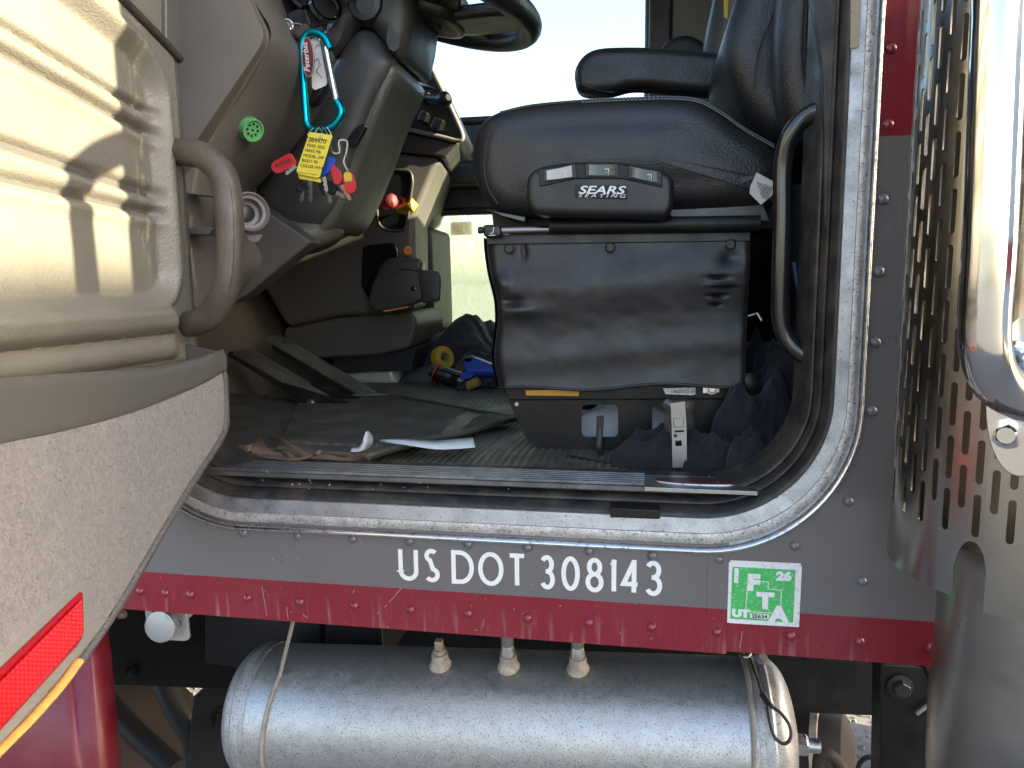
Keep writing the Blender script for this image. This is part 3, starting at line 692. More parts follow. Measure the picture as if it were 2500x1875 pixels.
# backrest
bk = cat(PL([(2080,-330),(1930,-330),(1850,-150),(1795,0),(1765,120),(1790,215),(1840,300),(1910,350),(2080,350)], .36), 5, True)
br_ = pillow('backrest', bk, (0,.34,0), .05, M_LEA, seat, n=6)
bo = cat(PL([(2090,-330),(1975,-330),(1930,-150),(1908,0),(1900,120),(1908,230),(1935,310),(1980,345),(2090,345)], .245), 5, True)
bl = pillow('side_bolster', bo, (0,.11,0), .04, M_LEA, seat, n=6)
for dx in (0, 9): tube('bolster_seam', cat(PL([(1968+dx,-60),(1958+dx,60),(1958+dx,150),(1968+dx,215),(1985+dx,262)], .238), 6), .0016, M_RUB, bl, res=6)
tube('back_seam', cat(PL([(1905,-20),(1880,50),(1850,130),(1840,215)], .352), 6), .0014, M_RUB, br_, res=6)
# armrest on the far side
ar = cat(PL([(1402,195),(1402,165),(1422,132),(1460,113),(1540,109),(1640,113),(1780,126),(1830,140),(1830,222),(1700,224),(1600,214),(1540,212),(1490,224),(1430,226),(1408,215)], .70), 5, True)
am = pillow('armrest', ar, (0,.075,0), .022, M_LEA, seat, n=6)
seamline([(1404,192),(1425,208),(1470,222),(1500,226)], .699, .001, M_RUB, am)
# seat pan edge and rails
M_GMET = mat('grey_painted_metal', (.10,.10,.105), .42, .3, bump=.2, bscale=150, dust=.3, rvar=.1)
prism('side_rail', PL([(1620,497),(1862,493),(1880,540),(1640,532)], .262), (0,.02,0), M_GMET, seat, bevel=.002)
prism('pan', PL([(1200,520),(1900,500),(1900,560),(1205,560)], .30), (0,.38,0), M_DARK, seat, bevel=.003)
prism('front_edge', PL([(1175,508),(1285,528),(1283,545),(1225,530)], .25), (0,.03,0), M_GLOSS, seat, bevel=.003)
tube('slide_tube', [P(1342,552,.225), P(1855,545,.225)], .0125, M_BLKMET, seat, res=16)
M_BARE = mat('bare_steel', (.32,.27,.25), .3, 1, rvar=.1)
tube('slide_rod', [P(1215,563,.225), P(1345,560,.225)], .0062, M_BARE, seat, res=12)
kb = fillet(PL([(1176,548),(1222,548),(1224,580),(1180,580)], .212), .008, 4, True)
kn = pillow('adjuster_knob', kb, (0,.025,0), .005, M_BLK, seat, n=3)
lathe('knob_tip', [(.0,-.004),(.005,-.003),(.006,0),(.005,.006),(.003,.012)], P(1172,562,.222), (1,0,0), M_BLK, kn, res=10)
M_PRT = mat('white_print', (.7,.7,.7), .6)
ribbons('seat_symbol', [[(0,0),(.004,.0),(.006,.004),(.0065,.010)],[(-.002,-.003),(.009,-.003)]], .0011, lambda x, z: P(1196,570,.2115)+V3((x, 0, z)), M_PRT, kn, t=.0002)
# switch box
sb = fillet(PL([(1283,470),(1286,425),(1316,405),(1402,392),(1520,394),(1617,413),(1646,432),(1646,505),(1628,532),(1305,524),(1285,500)], .158), [.02,.02,.02,.03,.03,.02,.02,.02,.02,.02,.02], 5, True)
sx_ = pillow('switch_box', sb, (0,.075,0), .012, M_BLK, seat, n=5)
prism('switch_fascia', PL([(1315,413),(1404,400),(1519,402),(1618,422),(1617,458),(1522,437),(1406,436),(1317,456)], .1555), (0,.01,0), M_BLKMET, sx_, bevel=.0015)
M_LG = mat('light_grey_plastic', (.42,.42,.41), .4)
for (q, mm) in (([(1335,417),(1396,405),(1398,432),(1336,440)], M_LG), ([(1439,403),(1500,403),(1502,429),(1438,428)], M_GLOSS), ([(1544,409),(1604,420),(1605,446),(1543,433)], M_GLOSS)):
    c_ = [(sum(k[0] for k in q)/4), (sum(k[1] for k in q)/4)]
    big = [(c_[0]+(x-c_[0])*1.28, c_[1]+(y-c_[1])*1.28) for x, y in q]
    bzz = prism('switch_bezel', PL(big, .1535), (0,.004,0), M_BLK, sx_, bevel=.001)
    A, B, C_, D_q = PL(q, .1525); rings = []
    for i in range(9):
        t = i/8; dy = .0012+.0042*(2*t-1)**2
        rings.append([A.lerp(B, t)+V3((0,-dy*.75,0)), D_q.lerp(C_, t)+V3((0,-dy*.75,0)), D_q.lerp(C_, t)+V3((0,.003,0)), A.lerp(B, t)+V3((0,.003,0))])
    ro = loft('rocker', rings, mm, sx_, angle=40)
    e = A.lerp(C_, .68)+V3((0,-.0045,0))
    ribbons('seat_symbol', [[(-.003,.004),(.003,.004),(.003,-.001)],[(.0,-.0005),(.0,-.0015)],[(.003,-.003),(.003,-.004)]], .0012, lambda x, z, e=e: e+V3((x, 0, z)), M_PRT, ro, t=.0002)
bd = PL([(1404,452),(1531,453),(1530,486),(1404,481)], .1545)
bo_ = prism('badge', bd, (0,.006,0), M_BLKMET, sx_, bevel=.0008); tag(bo_, 'small badge reading SEARS SEATING')
text('badge_word', 'SEARS', .0165, face_m(P(1411,472.5,.1538), bd[1]-bd[0], (0,0,1)), M_PRT, bo_, off=.00035, ext=.0001, sx=1.56, shear=.25)
text('badge_word', 'S E A T I N G', .0072, face_m(P(1411,481.5,.1538), bd[1]-bd[0], (0,0,1)), M_PRT, bo_, off=.0000, ext=.0001, sx=1.75, shear=.25)
# vinyl skirt round the suspension
SK = PL([(1190,579),(1832,571),(1820,938),(1214,950)], .245)
def gb(u, v, cu0, cv0, su, sv, h_): return h_*math.exp(-((u-cu0)/su)**2-((v-cv0)/sv)**2)
def skf(u, v):
    # u along, v down
    p = (SK[0].lerp(SK[1], u)).lerp(SK[3].lerp(SK[2], u), v)
    d = 0
    e = math.sin(math.pi*min(1, max(0, v)))**.7
    d += e*.008*math.sin((v*1.5+.35*u)*math.pi*1.05-.6)
    d += e*.004*math.exp(-((v-.27-.05*math.sin(u*5))/.10)**2)
    d -= e*.006*math.exp(-((v-.62+.14*u)/.14)**2)
    d += e*.005*math.exp(-((v-.84+.12*u)/.09)**2)
    d += gb(u, v, .08, .42, .05, .03, -.010)+gb(u, v, .10, .48, .09, .05, .010)+gb(u, v, .05, .30, .03, .06, .009)
    d += gb(u, v, .145, .10, .012, .06, -.006)+gb(u, v, .93, .16, .04, .05, -.006)
    d += gb(u, v, .885, .28, .035, .012, -.007)+gb(u, v, .90, .33, .05, .012, .006)+gb(u, v, .885, .40, .03, .01, -.008)+gb(u, v, .88, .46, .018, .01, -.007)
    d += .0025*nz((u*3, v*2, 0), 2.2, 3)*e+.0008*nz((u*6, v*4, 0), 3.5, 5)*e
    edge = .010*math.exp(-(u/.02)**2)+.004*math.exp(-((1-u)/.01)**2)
    dx = -.006*math.sin(v*9+1)*max(0, 1-u*8)+(.012*math.exp(-((v-.5)/.2)**2)*max(0, 1-u*6))
    zz = .004*math.sin(u*11+.5)*max(0, (v-.9)*10)
    return p+V3((dx*.6, -d-.004+edge, zz))
sk = grid('suspension_skirt', skf, 150, 100, M_LEAS, seat)
prism('skirt_top_band', [SK[0]+V3((0,-.008,.004)), SK[1]+V3((0,-.008,.003)), SK[1]+V3((0,-.008,-.012)), SK[0]+V3((0,-.008,-.013))], (0,.006,0), M_LEAS, sk, bevel=.002)
tube('hem', [skf(k/60, 1)+V3((0,-.001,0)) for k in range(61)], .0025, M_LEAS, sk, res=8)
for x, y in ((1243,607),(1490,604),(1784,597)): lathe('snap', [(.0085,0),(.0085,.002),(.0065,.0034),(.006,.0026)], P(x, y, .232), (0,-1,0), M_LEAS, sk, res=18)
# front return of the skirt and its rear edge
grid('skirt_side', lambda u, v: skf(0, v)+V3((-.005+.010*math.sin(v*7)*u, .42*u, -.01*u)), 10, 40, M_LEAS, sk)
grid('skirt_side', lambda u, v: skf(1, v)+V3((0, .42*u, 0)), 4, 10, M_LEAS, sk)
# base: rail with labels and a side plate with openings
prism('base_rail', PL([(1228,945),(1846,935),(1850,975),(1240,978)], .262), (0,.03,0), M_BLKMET, seat, bevel=.003)
M_YL = mat('amber_label', (.62,.33,.02), .5, speck=.8, sscale=400, scol=(.1,.06,.02))
prism('warning_label', PL([(1283,953),(1413,951),(1413,967),(1285,965)], .2600), (0,.001,0), M_YL, seat, bevel=0)
wl = prism('paper_label', PL([(1618,948),(1698,946),(1698,962),(1690,965),(1625,962)], .2600), (0,.001,0), M_STICK, seat, bevel=0)
text('label_number', '1-800-553-3013', .0075, face_m(P(1636,960,.2592), (1,0,.02), (0,0,1)), M_INK, wl, ext=.0001)
bt_ = prism('bolt_plate', PL([(1716,940),(1756,938),(1756,958),(1716,960)], .2600), (0,.002,0), M_STEEL, seat, bevel=.0005)
hexbolt('bolt', P(1738,948,.2595), (0,-1,0), .007, .006, M_STEEL, seat)
lathe('rail_roller', [(.016,-.01),(.018,-.008),(.018,.012),(.012,.016)], P(1828,935,.262), (0,-1,0), M_BLKMET, seat, res=20)
# side plate of the seat pedestal with two rounded openings
def px_rr(x0, x1, y0, y1, r): 
    p = fillet([V3((x, 0, y)) for x, y in ((x0,y0),(x1,y0),(x1,y1),(x0,y1))], r, 5, True); return [P(k.x, k.z, .275) for k in p]
bm = bmesh.new(); ed = []
for lp in (PL([(1240,976),(1850,972),(1850,1098),(1322,1098),(1290,1075)], .275), px_rr(1420,1509,987,1066,14), px_rr(1592,1668,987,1066,14)):
    vs = [bm.verts.new(p) for p in lp]; ed += [bm.edges.new((vs[i-1], vs[i])) for i in range(len(vs))]
bmesh.ops.triangle_fill(bm, use_beauty=True, edges=ed); me = bpy.data.meshes.new('pedestal_plate'); bm.to_mesh(me); bm.free(); me.materials.append(M_BLKMET)
pp = link(bpy.data.objects.new('pedestal_plate', me), seat); s_ = pp.modifiers.new('s', 'SOLIDIFY'); s_.thickness = .004
b_ = PL([(1240,976),(1850,972),(1850,1098),(1322,1098)], .62)
prism('pedestal_far_plate', b_, (0,.004,0), M_BLKMET, seat, bevel=0)
for x in (1262, 1800): hexbolt('bolt', P(x, 986, .272), (0,-1,0), .004, .004, M_STEEL, seat)
# care tag
M_TAG = mat('fabric_tag', (.52,.50,.46), .8, bump=.3, bscale=300, var=.1)
tg = PL([(1847,421),(1896,447),(1893,470),(1858,500),(1830,472),(1832,455)], .185)
to = prism('care_tag', tg, (0,.0012,0), M_TAG, seat, bevel=0)
for k in range(5): text('tag_print', 'MATERIAL NO 41'[k:k+9], .0058, face_m(P(1846+k*3, 450+k*8, .1845), (1,0,-.38), (.38,0,1)), M_INK, to, ext=.0001)
prism('tag_strap', PL([(1836,440),(1850,424),(1810,434),(1806,450)], .19), (0,.004,0), M_LEAS, seat, bevel=.001)
# ------------------------------------------------------------------ passenger seat behind
ps = thing('passenger_seat', 'black armrest of the passenger seat showing behind the driver armrest', 'seat', (.05, 1.5, 1.31))
pz = cat(PL([(1612,150),(1618,108),(1650,86),(1685,83),(1715,98),(1740,120),(1740,150)], 1.25), 5, True)
pillow('armrest', pz, (0,.07,0), .02, M_LEA, ps, n=4)
pbk = cat([V3((x, 1.10, z)) for x, z in ((.10,1.9),(.16,2.3),(.24,2.62),(.34,2.62),(.36,1.7),(.14,1.7))], 5, True)
pillow('backrest', pbk, (0,.42,0), .04, M_LEA, ps)
pcu = cat([V3((x, 1.10, z)) for x, z in ((-.16,1.74),(-.12,1.80),(.1,1.80),(.2,1.78),(.2,1.66),(-.1,1.66))], 5, True)
pillow('cushion', pcu, (0,.42,0), .04, M_LEA, ps)
bx('base', (-.10,1.14,1.30), (.2,1.48,1.68), M_BLKMET, ps)
# yellow belt webbing beside the backrest
M_WEB = mat('yellow_webbing', (.65,.42,.03), .8, bump=.5, bscale=300)
sbt = thing('seat_belt', 'yellow seat belt webbing hanging beside the backrest', 'seat belt', tuple(P(1775, 60, .8)))
prism('webbing', PL([(1766,-120),(1782,-120),(1776,45),(1768,42)], .80), (0,.003,0), M_WEB, sbt, bevel=0)
bx('belt_anchor', tuple(P(1764,-140,.80)), tuple(P(1785,-120,.815)), M_BLK, sbt)
# black grab bar on the rear door pillar
gbar = cat([P(x, y, Y) for x, y, Y in ((2050,258,.06),(2010,266,.06),(1962,290,.07),(1925,340,.075),(1911,410,.08),(1910,520,.08),(1907,650,.08),(1905,760,.08),(1918,820,.08),(1950,858,.075),(2000,880,.07),(2060,890,.07))], 6)
gb_ = thing('grab_bar', 'glossy black tubular grab bar on the rear door pillar', 'grab bar', tuple(P(2000, 885, .07)))
tube('bar', gbar, .0125, M_GLOSS, gb_, res=18)
for y in (258, 890): lathe('foot', [(.022,0),(.022,.004),(.014,.008)], P(2052, y, .062), (0,-1,0), M_GLOSS, gb_, res=16)
# ------------------------------------------------------------------ dashboard
M_DASH = mat('taupe_dash_plastic', (.145,.125,.105), .55, bump=.25, bscale=600, bkind='leather', var=.08, vscale=5, dust=.15, dustcol=(.2,.16,.12), rvar=.08)
M_DASHB = mat('brown_console_plastic', (.085,.075,.067), .55, bump=.25, bscale=600, bkind='leather', dust=.15, dustcol=(.15,.12,.1), rvar=.08)
M_COL = mat('dark_column_plastic', (.040,.038,.036), .45, bump=.2, bscale=300, dust=.25, dustcol=(.12,.10,.08), rvar=.1)
M_COLT = mat('grained_column_plastic', (.10,.095,.075), .42, bump=.9, bscale=230, bkind='leather', dust=.2, dustcol=(.14,.12,.09), rvar=.1)
dash = thing('dashboard', 'taupe truck dashboard with rounded end cap, switch panel and console', 'dashboard', (-.9, .9, 1.5))
cap = fillet(PL([(360,-260),(540,-260),(598,-20),(650,92),(478,345),(430,430),(360,500)], .085), [.01,.02,.02,.022,.02,.02,.01], 5, True)
prism('end_cap', cap, (0,.04,0), M_DASH, dash, bevel=.004, seg=3)
A_ = [(560,-260),(612,-20),(662,92),(575,222),(490,348),(452,430),(440,560),(452,660),(480,760)]
B_ = [(610,-260),(665,-10),(725,130),(670,250),(600,370),(555,450),(530,560),(525,660),(530,745)]
C2 = [(650,-260),(690,10),(790,205),(770,285),(700,380),(615,480),(640,560),(700,625),(600,725)]
rowsA = [cat(PL(A_, .105), 6), cat(PL([((a[0]+b[0])/2, (a[1]+b[1])/2) for a, b in zip(A_, B_)], .135), 6), cat(PL(B_, .19), 6), cat(PL([((a[0]+b[0])/2, (a[1]+b[1])/2) for a, b in zip(B_, C2)], .27), 6), cat(PL(C2, .37), 6)]
loft('knee_panel', rowsA, M_DASH, dash, closed=False, angle=60, sub=1)
# lower lip that runs back under the dash
lip = [cat(PL([(440,540),(470,770),(590,735),(765,590)], .12), 5), cat(PL([(440,560),(478,800),(600,752),(800,600)], .45), 5)]
prism('under_panel', PL([(400,430),(560,450),(760,590),(600,722),(480,770),(400,760)], .30), (0,.05,0), M_DASHB, dash, bevel=.006)
for q in ([(452,555),(520,556),(508,574),(452,572)], [(452,470),(545,478),(545,482),(452,474)]):
    prism('panel_ledge', PL(q, .10), (0,.03,0), M_DASHB, dash, bevel=.002)
# dash top and gauge board
prism('dash_top', [V3((x, .13, z)) for x, z in ((-1.24,1.90),(-1.24,2.13),(-.98,2.20),(-.83,2.13),(-.83,2.06),(-1.0,1.90))], (0,YF-.18,0), M_DASHB, dash, bevel=.01)
gp = PL([(600,-70),(835,-160),(800,70),(760,118),(700,150),(660,90)], .40)
gbd = prism('gauge_board', gp, (-.02,.03,0), M_GLOSS, dash, bevel=.004)
M_GFACE = mat('gauge_face', (.02,.02,.02), .2)
for x, y, r in ((742,-18,.034),(792,18,.030),(700,20,.026),(835,-40,.034)):
    u_ = V3((.75,-.62,.25)); o_ = P(x, y, .375)
    lathe('gauge_ring', [(r*.80,0),(r*.84,.008),(r,.009),(r*1.04,0)], o_, u_, M_CHROME, gbd, res=28, cap=False)
    lathe('gauge_dial', [(r*.8,.001),(r*.8,.003)], o_, u_, M_GFACE, gbd, res=24)
tube('gauge_trim', cat(PL([(632,-60),(668,10),(710,85),(790,70)], .36), 5), .005, M_CHROME, gbd, res=8)
isw = fillet(PL([(690,60),(700,30),(735,18),(756,40),(745,75),(705,85)], .27), .01, 3, True)
ig = prism('ignition_switch', isw, (-.01,.05,0), M_BLK, dash, bevel=.003)
lathe('switch_ring', [(.0105,0),(.0105,.010),(.0075,.011),(.007,.006)], P(701,66,.262), (.45,-.88,.1), M_STEEL, ig, res=20)
lathe('switch_button', [(.0068,0),(.0068,.009),(.005,.0105)], P(701,66,.262), (.45,-.88,.1), M_GMET, ig, res=16)
prism('switch_plate', PL([(733,28),(745,22),(757,60),(748,66)], .262), (0,.004,0), M_GLOSS, ig, bevel=.001)
pv = fillet(PL([(672,205),(690,150),(765,150),(800,200),(770,250),(735,252)], .30), .012, 4, True)
vent = prism('coin_tray', pv, (-.01,.04,0), M_BLK, dash, bevel=.004)
prism('tray_slot', PL([(690,205),(705,180),(765,225),(745,240)], .296), (0,.006,0), M_GLOSS, vent, bevel=.001)
# green diagnostic connector
M_GRN = mat('green_connector', (.14,.42,.15), .45, dust=.15, dustcol=(.2,.3,.2), vscale=30)
gc = P(592, 303, .165); gax = V3((.80,-.42,-.42)).normalized()
gco = lathe('diagnostic_connector', [(.0205,-.006),(.0205,.0)]+[(.0205 if k%2 else .0192, .001+k*.0016) for k in range(6)]+[(.017,.011),(.0172,.030),(.0185,.0305),(.0185,.034),(.0160,.034),(.0155,.030)], gc, gax, M_GRN, dash, res=28)
tag(gco, 'green round connector socket')
u_, v_, _ = basis(gax)
for k in range(9):
    rr = 0 if k == 8 else .0095; an = k*math.pi/4
    lathe('connector_pin', [(.0019,0),(.0019,.0012),(.0010,.0012)], gc+gax*.0303+(u_*math.cos(an)+v_*math.sin(an))*rr, gax, M_BLK, gco, res=10)
tube('connector_key', [gc+gax*.012+u_*.0172, gc+gax*.034+u_*.0182], .0015, M_GRN, gco, res=6)
# round grey duct outlet
M_TAUP = mat('taupe_duct', (.19,.165,.15), .5, dust=.2)
do = P(598, 522, .16); dax = V3((.72,-.64,.05)).normalized()
dk = lathe('duct_outlet', [(.029,-.03),(.032,0),(.032,.028),(.0295,.030),(.0265,.024),(.022,.023),(.021,.006),(.010,.003)], do, dax, M_TAUP, dash, res=30)
lathe('outlet_core', [(.012,0),(.014,.008),(.008,.010)], do, dax, M_BLK, dk, res=18)
prism('outlet_tab', PL([(600,575),(638,572),(632,590),(618,594),(606,588)], .15), (0,.006,0), M_TAUP, dk, bevel=.002)
# ------------------------------------------------------------------ centre of the dash
YC = .98
sp_ = fillet(PL([(940,120),(1040,140),(1132,330),(1120,350),(950,312),(900,300)], YC), [.01,.02,.02,.03,.01,.01], 5, True)
scp = prism('switch_panel', sp_, (-.03,.30,.0), M_BLK, dash, bevel=.006)
tube('panel_lip', cat(PL([(930,304),(1000,317),(1085,336),(1118,343),(1129,330),(1100,262),(1043,146)], YC-.006), 6), .006, M_TAUP, scp, res=10)
for x, y, w_, h_, r_ in ((975,272,16,20,.0),(1003,268,16,22,.0),(1030,282,26,24,.4),(1064,300,34,26,.45),(985,232,14,18,.3),(1012,225,16,20,.3),(1036,232,20,24,.4)):
    q = [(x-w_/2,y+h_*.5),(x-w_*.1,y-h_*.6),(x+w_*.6,y-h_*.3),(x+w_*.3,y+h_*.7)]
    rk_ = prism('rocker_switch', PL(q, YC-.03), (0,.03,0), M_GLOSS, scp, bevel=.004)
prism('switch_bar', PL([(1005,196),(1040,204),(1062,216),(1008,206)], YC-.008), (0,.01,0), M_STEEL, scp, bevel=.002)
tube('lever', [P(1040,238,YC-.02), P(1080,242,YC-.09)], .010, M_BLK, scp, res=10)
lathe('lever_knob', [(.004,-.022),(.014,-.018),(.0195,-.008),(.0205,.002),(.017,.012),(.008,.019)], P(1084,243,YC-.10), (.75,-.6,.1), M_BLK, scp, res=18)
prism('lower_dash', PL([(900,305),(1122,348),(1088,388),(1075,382),(930,366),(880,360)], YC+.01), (-.05,.25,0), M_COL, dash, bevel=.006)
con = prism('console', PL([(690,300),(930,366),(1080,384),(1062,420),(1012,540),(1014,648),(1010,760),(925,770),(830,772),(700,800),(640,700)], YC+.02), (-.05,.30,0), M_DASHB, dash, bevel=.02, seg=4)
# recess with the two brake knobs
rc = fillet(PL([(921,412),(1002,416),(1008,440),(992,566),(935,560),(921,540)], YC+.016), .025, 5, True)
rcs = prism('knob_recess', rc, (0,.02,0), M_GLOSS, con, bevel=.006, seg=3)
tube('recess_lip', rc, .004, M_COL, rcs, res=8, closed=True)
M_RED = mat('red_plastic', (.50,.012,.02), .4, dust=.12, dustcol=(.5,.25,.25), vscale=40)
M_YEL = mat('yellow_plastic', (.62,.40,.02), .4, dust=.12, vscale=40)
for (x, y, m_, lab, ax, R_) in ((935,498,M_RED,'red octagonal brake knob',(.8,-.58,.12),.020),(985,508,M_YEL,'yellow square brake knob',(.8,-.58,.12),.018)):
    o_ = P(x, y, YC-.01); ax = V3(ax).normalized()
    kx = lathe('brake_knob', [(.0125,-.02),(.0125,.026),(.016,.030),(R_,.033),(R_*1.05,.039),(R_,.044),(R_*.7,.046)], o_, ax, m_, con, res=8 if 'red' in lab else 4); tag(kx, lab)
    u_, v_, _ = basis(ax)
    text('knob_word', 'PARK' if 'yel' in lab else 'TRAILER', .009 if 'yel' in lab else .0075, face_m(o_+ax*.0465-v_*-.0+u_*-.003+(v_*-1)*.0+V3((-.012,-.008,0)), (.62,.78,0), (0,0,1)), M_STICK, kx, ext=.0002)
# pulled-out tray
tr1 = fillet(PL([(880,700),(884,600),(960,590),(972,610),(975,640),(955,660),(905,740)], YC+.012), .015, 4, True)
prism('tray_opening', tr1, (0,.02,0), M_GLOSS, con, bevel=.004)
t2 = fillet(PL([(896,748),(905,700),(932,640),(955,628),(1024,630),(1032,645),(1028,662),(1035,735),(985,752),(920,762)], YC-.06), .012, 4, True)
try_ = pillow('ash_tray', t2, (-.02,.10,0), .010, M_COL, con, n=4)
t3 = fillet(PL([(1020,668),(1024,658),(1070,662),(1077,675),(1074,735),(1030,742)], YC-.075), .01, 4, True)
pillow('tray_front', t3, (-.01,.05,0), .006, M_COL, try_, n=3)
lathe('tray_pivot', [(.007,0),(.007,.004),(.003,.005)], P(1010,705,YC-.063), (0,-1,0), M_GLOSS, try_, res=14)
tube('tray_edge', cat(PL([(965,668),(985,655),(1022,660),(1030,640)], YC-.064), 5), .003, M_COL, try_, res=8)
M_ORNG = mat('orange_plastic', (.75,.24,.02), .4)
prism('tray_tab', PL([(935,757),(996,747),(994,752),(938,762)], YC-.055), (0,.03,0), M_ORNG, try_, bevel=.001)
lathe('power_socket', [(.012,0),(.012,.006),(.009,.007),(.0085,.0)], P(996,612,YC+.005), (.3,-.95,0), M_ORNG, con, res=18)
# lower duct cover and the dark gap under it
dl = fillet(PL([(690,800),(830,772),(1005,758),(1020,790),(1000,850),(925,868),(840,872),(700,880)], YC+.06), .02, 4, True)
prism('floor_duct', dl, (0,.3,0), M_DASHB, dash, bevel=.012, seg=3)
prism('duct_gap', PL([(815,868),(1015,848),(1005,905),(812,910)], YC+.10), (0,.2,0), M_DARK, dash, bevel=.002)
prism('side_duct', PL([(1005,545),(1052,560),(1060,800),(1008,870),(1000,780)], YC+.35), (0,.25,0), M_WALLD, dash, bevel=.015)
M_SAGE = mat('pale_lining', (.10,.105,.085), .6)
prism('glove_box', PL([(1015,410),(1085,400),(1078,425),(1045,520),(1012,545),(1000,545)], YC+.22), (-.1,.5,0), M_SAGE, dash, bevel=.01)
# firewall corner panels behind the pedals
prism('kick_panel', PL([(470,760),(700,790),(820,870),(820,960),(470,960)], 1.25), (0,.03,0), M_DASHB, dash, bevel=.004)
# ------------------------------------------------------------------ steering column and wheel
stc = thing('steering_column', 'dark grained steering column shroud below the steering wheel', 'steering column', tuple(P(700, 560, .5)))
YK = .40
lo_ = cat(PL([(800,145),(872,50),(945,110),(960,160),(925,230),(895,300),(868,380),(845,450),(815,520),(770,560),(720,575),(680,568),(630,530),(597,480),(650,400),(705,320),(760,230)], YK), 4, True)
pillow('lower_shroud', lo_, (0,.20,0), .045, M_COL, stc, n=7)
gr = cat(PL([(930,150),(968,165),(935,245),(905,320),(878,395),(850,468),(812,545),(780,560),(822,470),(862,375),(888,295),(912,215)], YK+.016), 4, True)
pillow('grained_cover', gr, (0,.20,0), .016, M_COLT, stc, n=6)
up_ = cat(PL([(822,-140),(1005,-140),(1000,0),(990,80),(968,140),(930,100),(874,46),(812,120),(800,100)], YK-.004), 4, True)
pillow('upper_shroud', up_, (0,.22,0), .035, M_COL, stc, n=6)
lathe('stalk_boot', [(.036,-.03),(.034,.0),(.030,.012),(.020,.014),(.018,.004)], P(893,10,YK-.005), (.1,-1,-.1), M_BLK, stc, res=20)
for k in range(3):
    q = cat([P(x, y, YK+.02+k*.04+dy) for x, y, dy in ((585-k*4,450+k*22,.08),(598-k*4,486+k*22,.02),(650,552+k*12-10,0),(725,585+k*8-12,0),(785,572+k*6-8,.03),(825,540+k*4,.12))], 5)
    tube('boot_fold', q, .030, M_COLT if k == 0 else M_COL, stc, res=12)
# brake lever / tilt paddle
prism('tilt_lever', cat(PL([(842,352),(862,318),(880,303),(892,307),(884,325),(868,352),(858,362)], YK-.03), 3, True), (0,.014,0), M_GLOSS, stc, bevel=.003)
wh = thing('steering_wheel', 'black leather steering wheel rim and hub at the top', 'steering wheel', tuple(P(1100, -60, .52)))
wax = V3((math.cos(math.radians(74)), 0, math.sin(math.radians(74)))); win = V3((math.sin(math.radians(74)), 0, -math.cos(math.radians(74))))
wc = P(1212, -38, .36)-win*.19*1.0+V3((0,.17,0)); RW = .222
rim = [wc+(win*math.cos(a)+V3((0,1,0))*math.sin(a))*RW for a in [2*math.pi*k/72 for k in range(72)]]
tube('rim', rim, .0250, M_LEA, wh, res=16, closed=True)
hub = cat([wc+win*a*.085+V3((0,b*.085,0))-wax*.05 for a, b in ((1,-.7),(1.15,0),(1,.7),(.5,1),(-.6,1),(-1,.5),(-1,-.5),(-.6,-1),(.5,-1))], 5, True)
pillow('hub', hub, wax*.065, .02, M_LEA, wh, n=5)
for sgn in (-1, 1):
    q = [wc+win*.03+V3((0,sgn*.07,0))-wax*.035, wc+win*.10+V3((0,sgn*.06,0))-wax*.03, wc+win*.10+V3((0,sgn*.20,0))-wax*.004, wc+win*.02+V3((0,sgn*.215,0))-wax*.004]
    pillow('spoke', cat(q, 4, True), wax*.025, .008, M_LEA, wh, n=3)
q = [wc+win*.06+V3((0,-.045,0))-wax*.05, wc+win*.06+V3((0,.045,0))-wax*.05, wc+win*.215+V3((0,.05,0))-wax*.004, wc+win*.215+V3((0,-.05,0))-wax*.004]
pillow('spoke', cat(q, 4, True), wax*.028, .010, M_LEA, wh, n=3)
# ------------------------------------------------------------------ bunch of keys on the ignition
M_TEAL = mat('teal_anodised', (.0,.30,.36), .22, .9)
M_SILV = mat('silver_gate', (.62,.62,.62), .25, 1)
keys = thing('key_bunch', 'bunch of keys and tags on a teal carabiner hanging from the ignition', 'keys', tuple(P(760, 490, .21)))
YKY = .215
cb = cat(PL([(748,300),(743,230),(739,160),(738,110),(750,84),(770,80),(792,92),(806,120)], YKY), 6)
cb2 = cat(PL([(820,245),(830,262),(832,280),(818,302),(795,316),(772,318),(756,312),(748,298)], YKY), 6)
tube('carabiner', cb+[], .0066, M_TEAL, keys, res=14); tube('carabiner_hook', cb2, .0066, M_TEAL, keys, res=14)
tube('carabiner_gate', [P(795,116,YKY-.001), P(822,252,YKY-.001)], .0052, M_SILV, keys, res=12)
tube('key_ring', cat(PL([(712,60),(722,88),(742,92),(752,78),(735,60)], .235), 6, True), .0014, M_STEEL, keys, res=6, closed=True)
M_HAIR = mat('brown_fringe', (.05,.035,.025), .8)
heap('frayed_cord', P(738,84,.225), (.020,.012,.012), M_HAIR, keys, seed=4, amp=.5, flat=False, res=3)
def tagp(name, pts, Y, m, th=.0018, bev=.0005, par=keys, r=.004): return prism(name, fillet(PL(pts, Y), r, 3, True), (0,th,0), m, par, bevel=bev)
tg1 = tagp('red_tag', [(714,92),(740,88),(736,120),(727,146),(715,150),(704,140)], .222, M_RED, .004, .001, r=.008)
fob = cat([P(752,140,.200)+V3((.0105*math.cos(a)*1.0-.006*math.sin(a)*.0, 0, .031*math.sin(a))) for a in [2*math.pi*k/16 for k in range(16)]], 2, True)
M_FOB = mat('maroon_enamel', (.13,.012,.02), .3, coat=.5)
fb = prism('oval_fob', fob, (0,.003,0), M_FOB, keys, bevel=.0008); tube('fob_rim', [p+V3((0,-.0004,0)) for p in fob], .0011, M_STEEL, fb, res=6, closed=True)
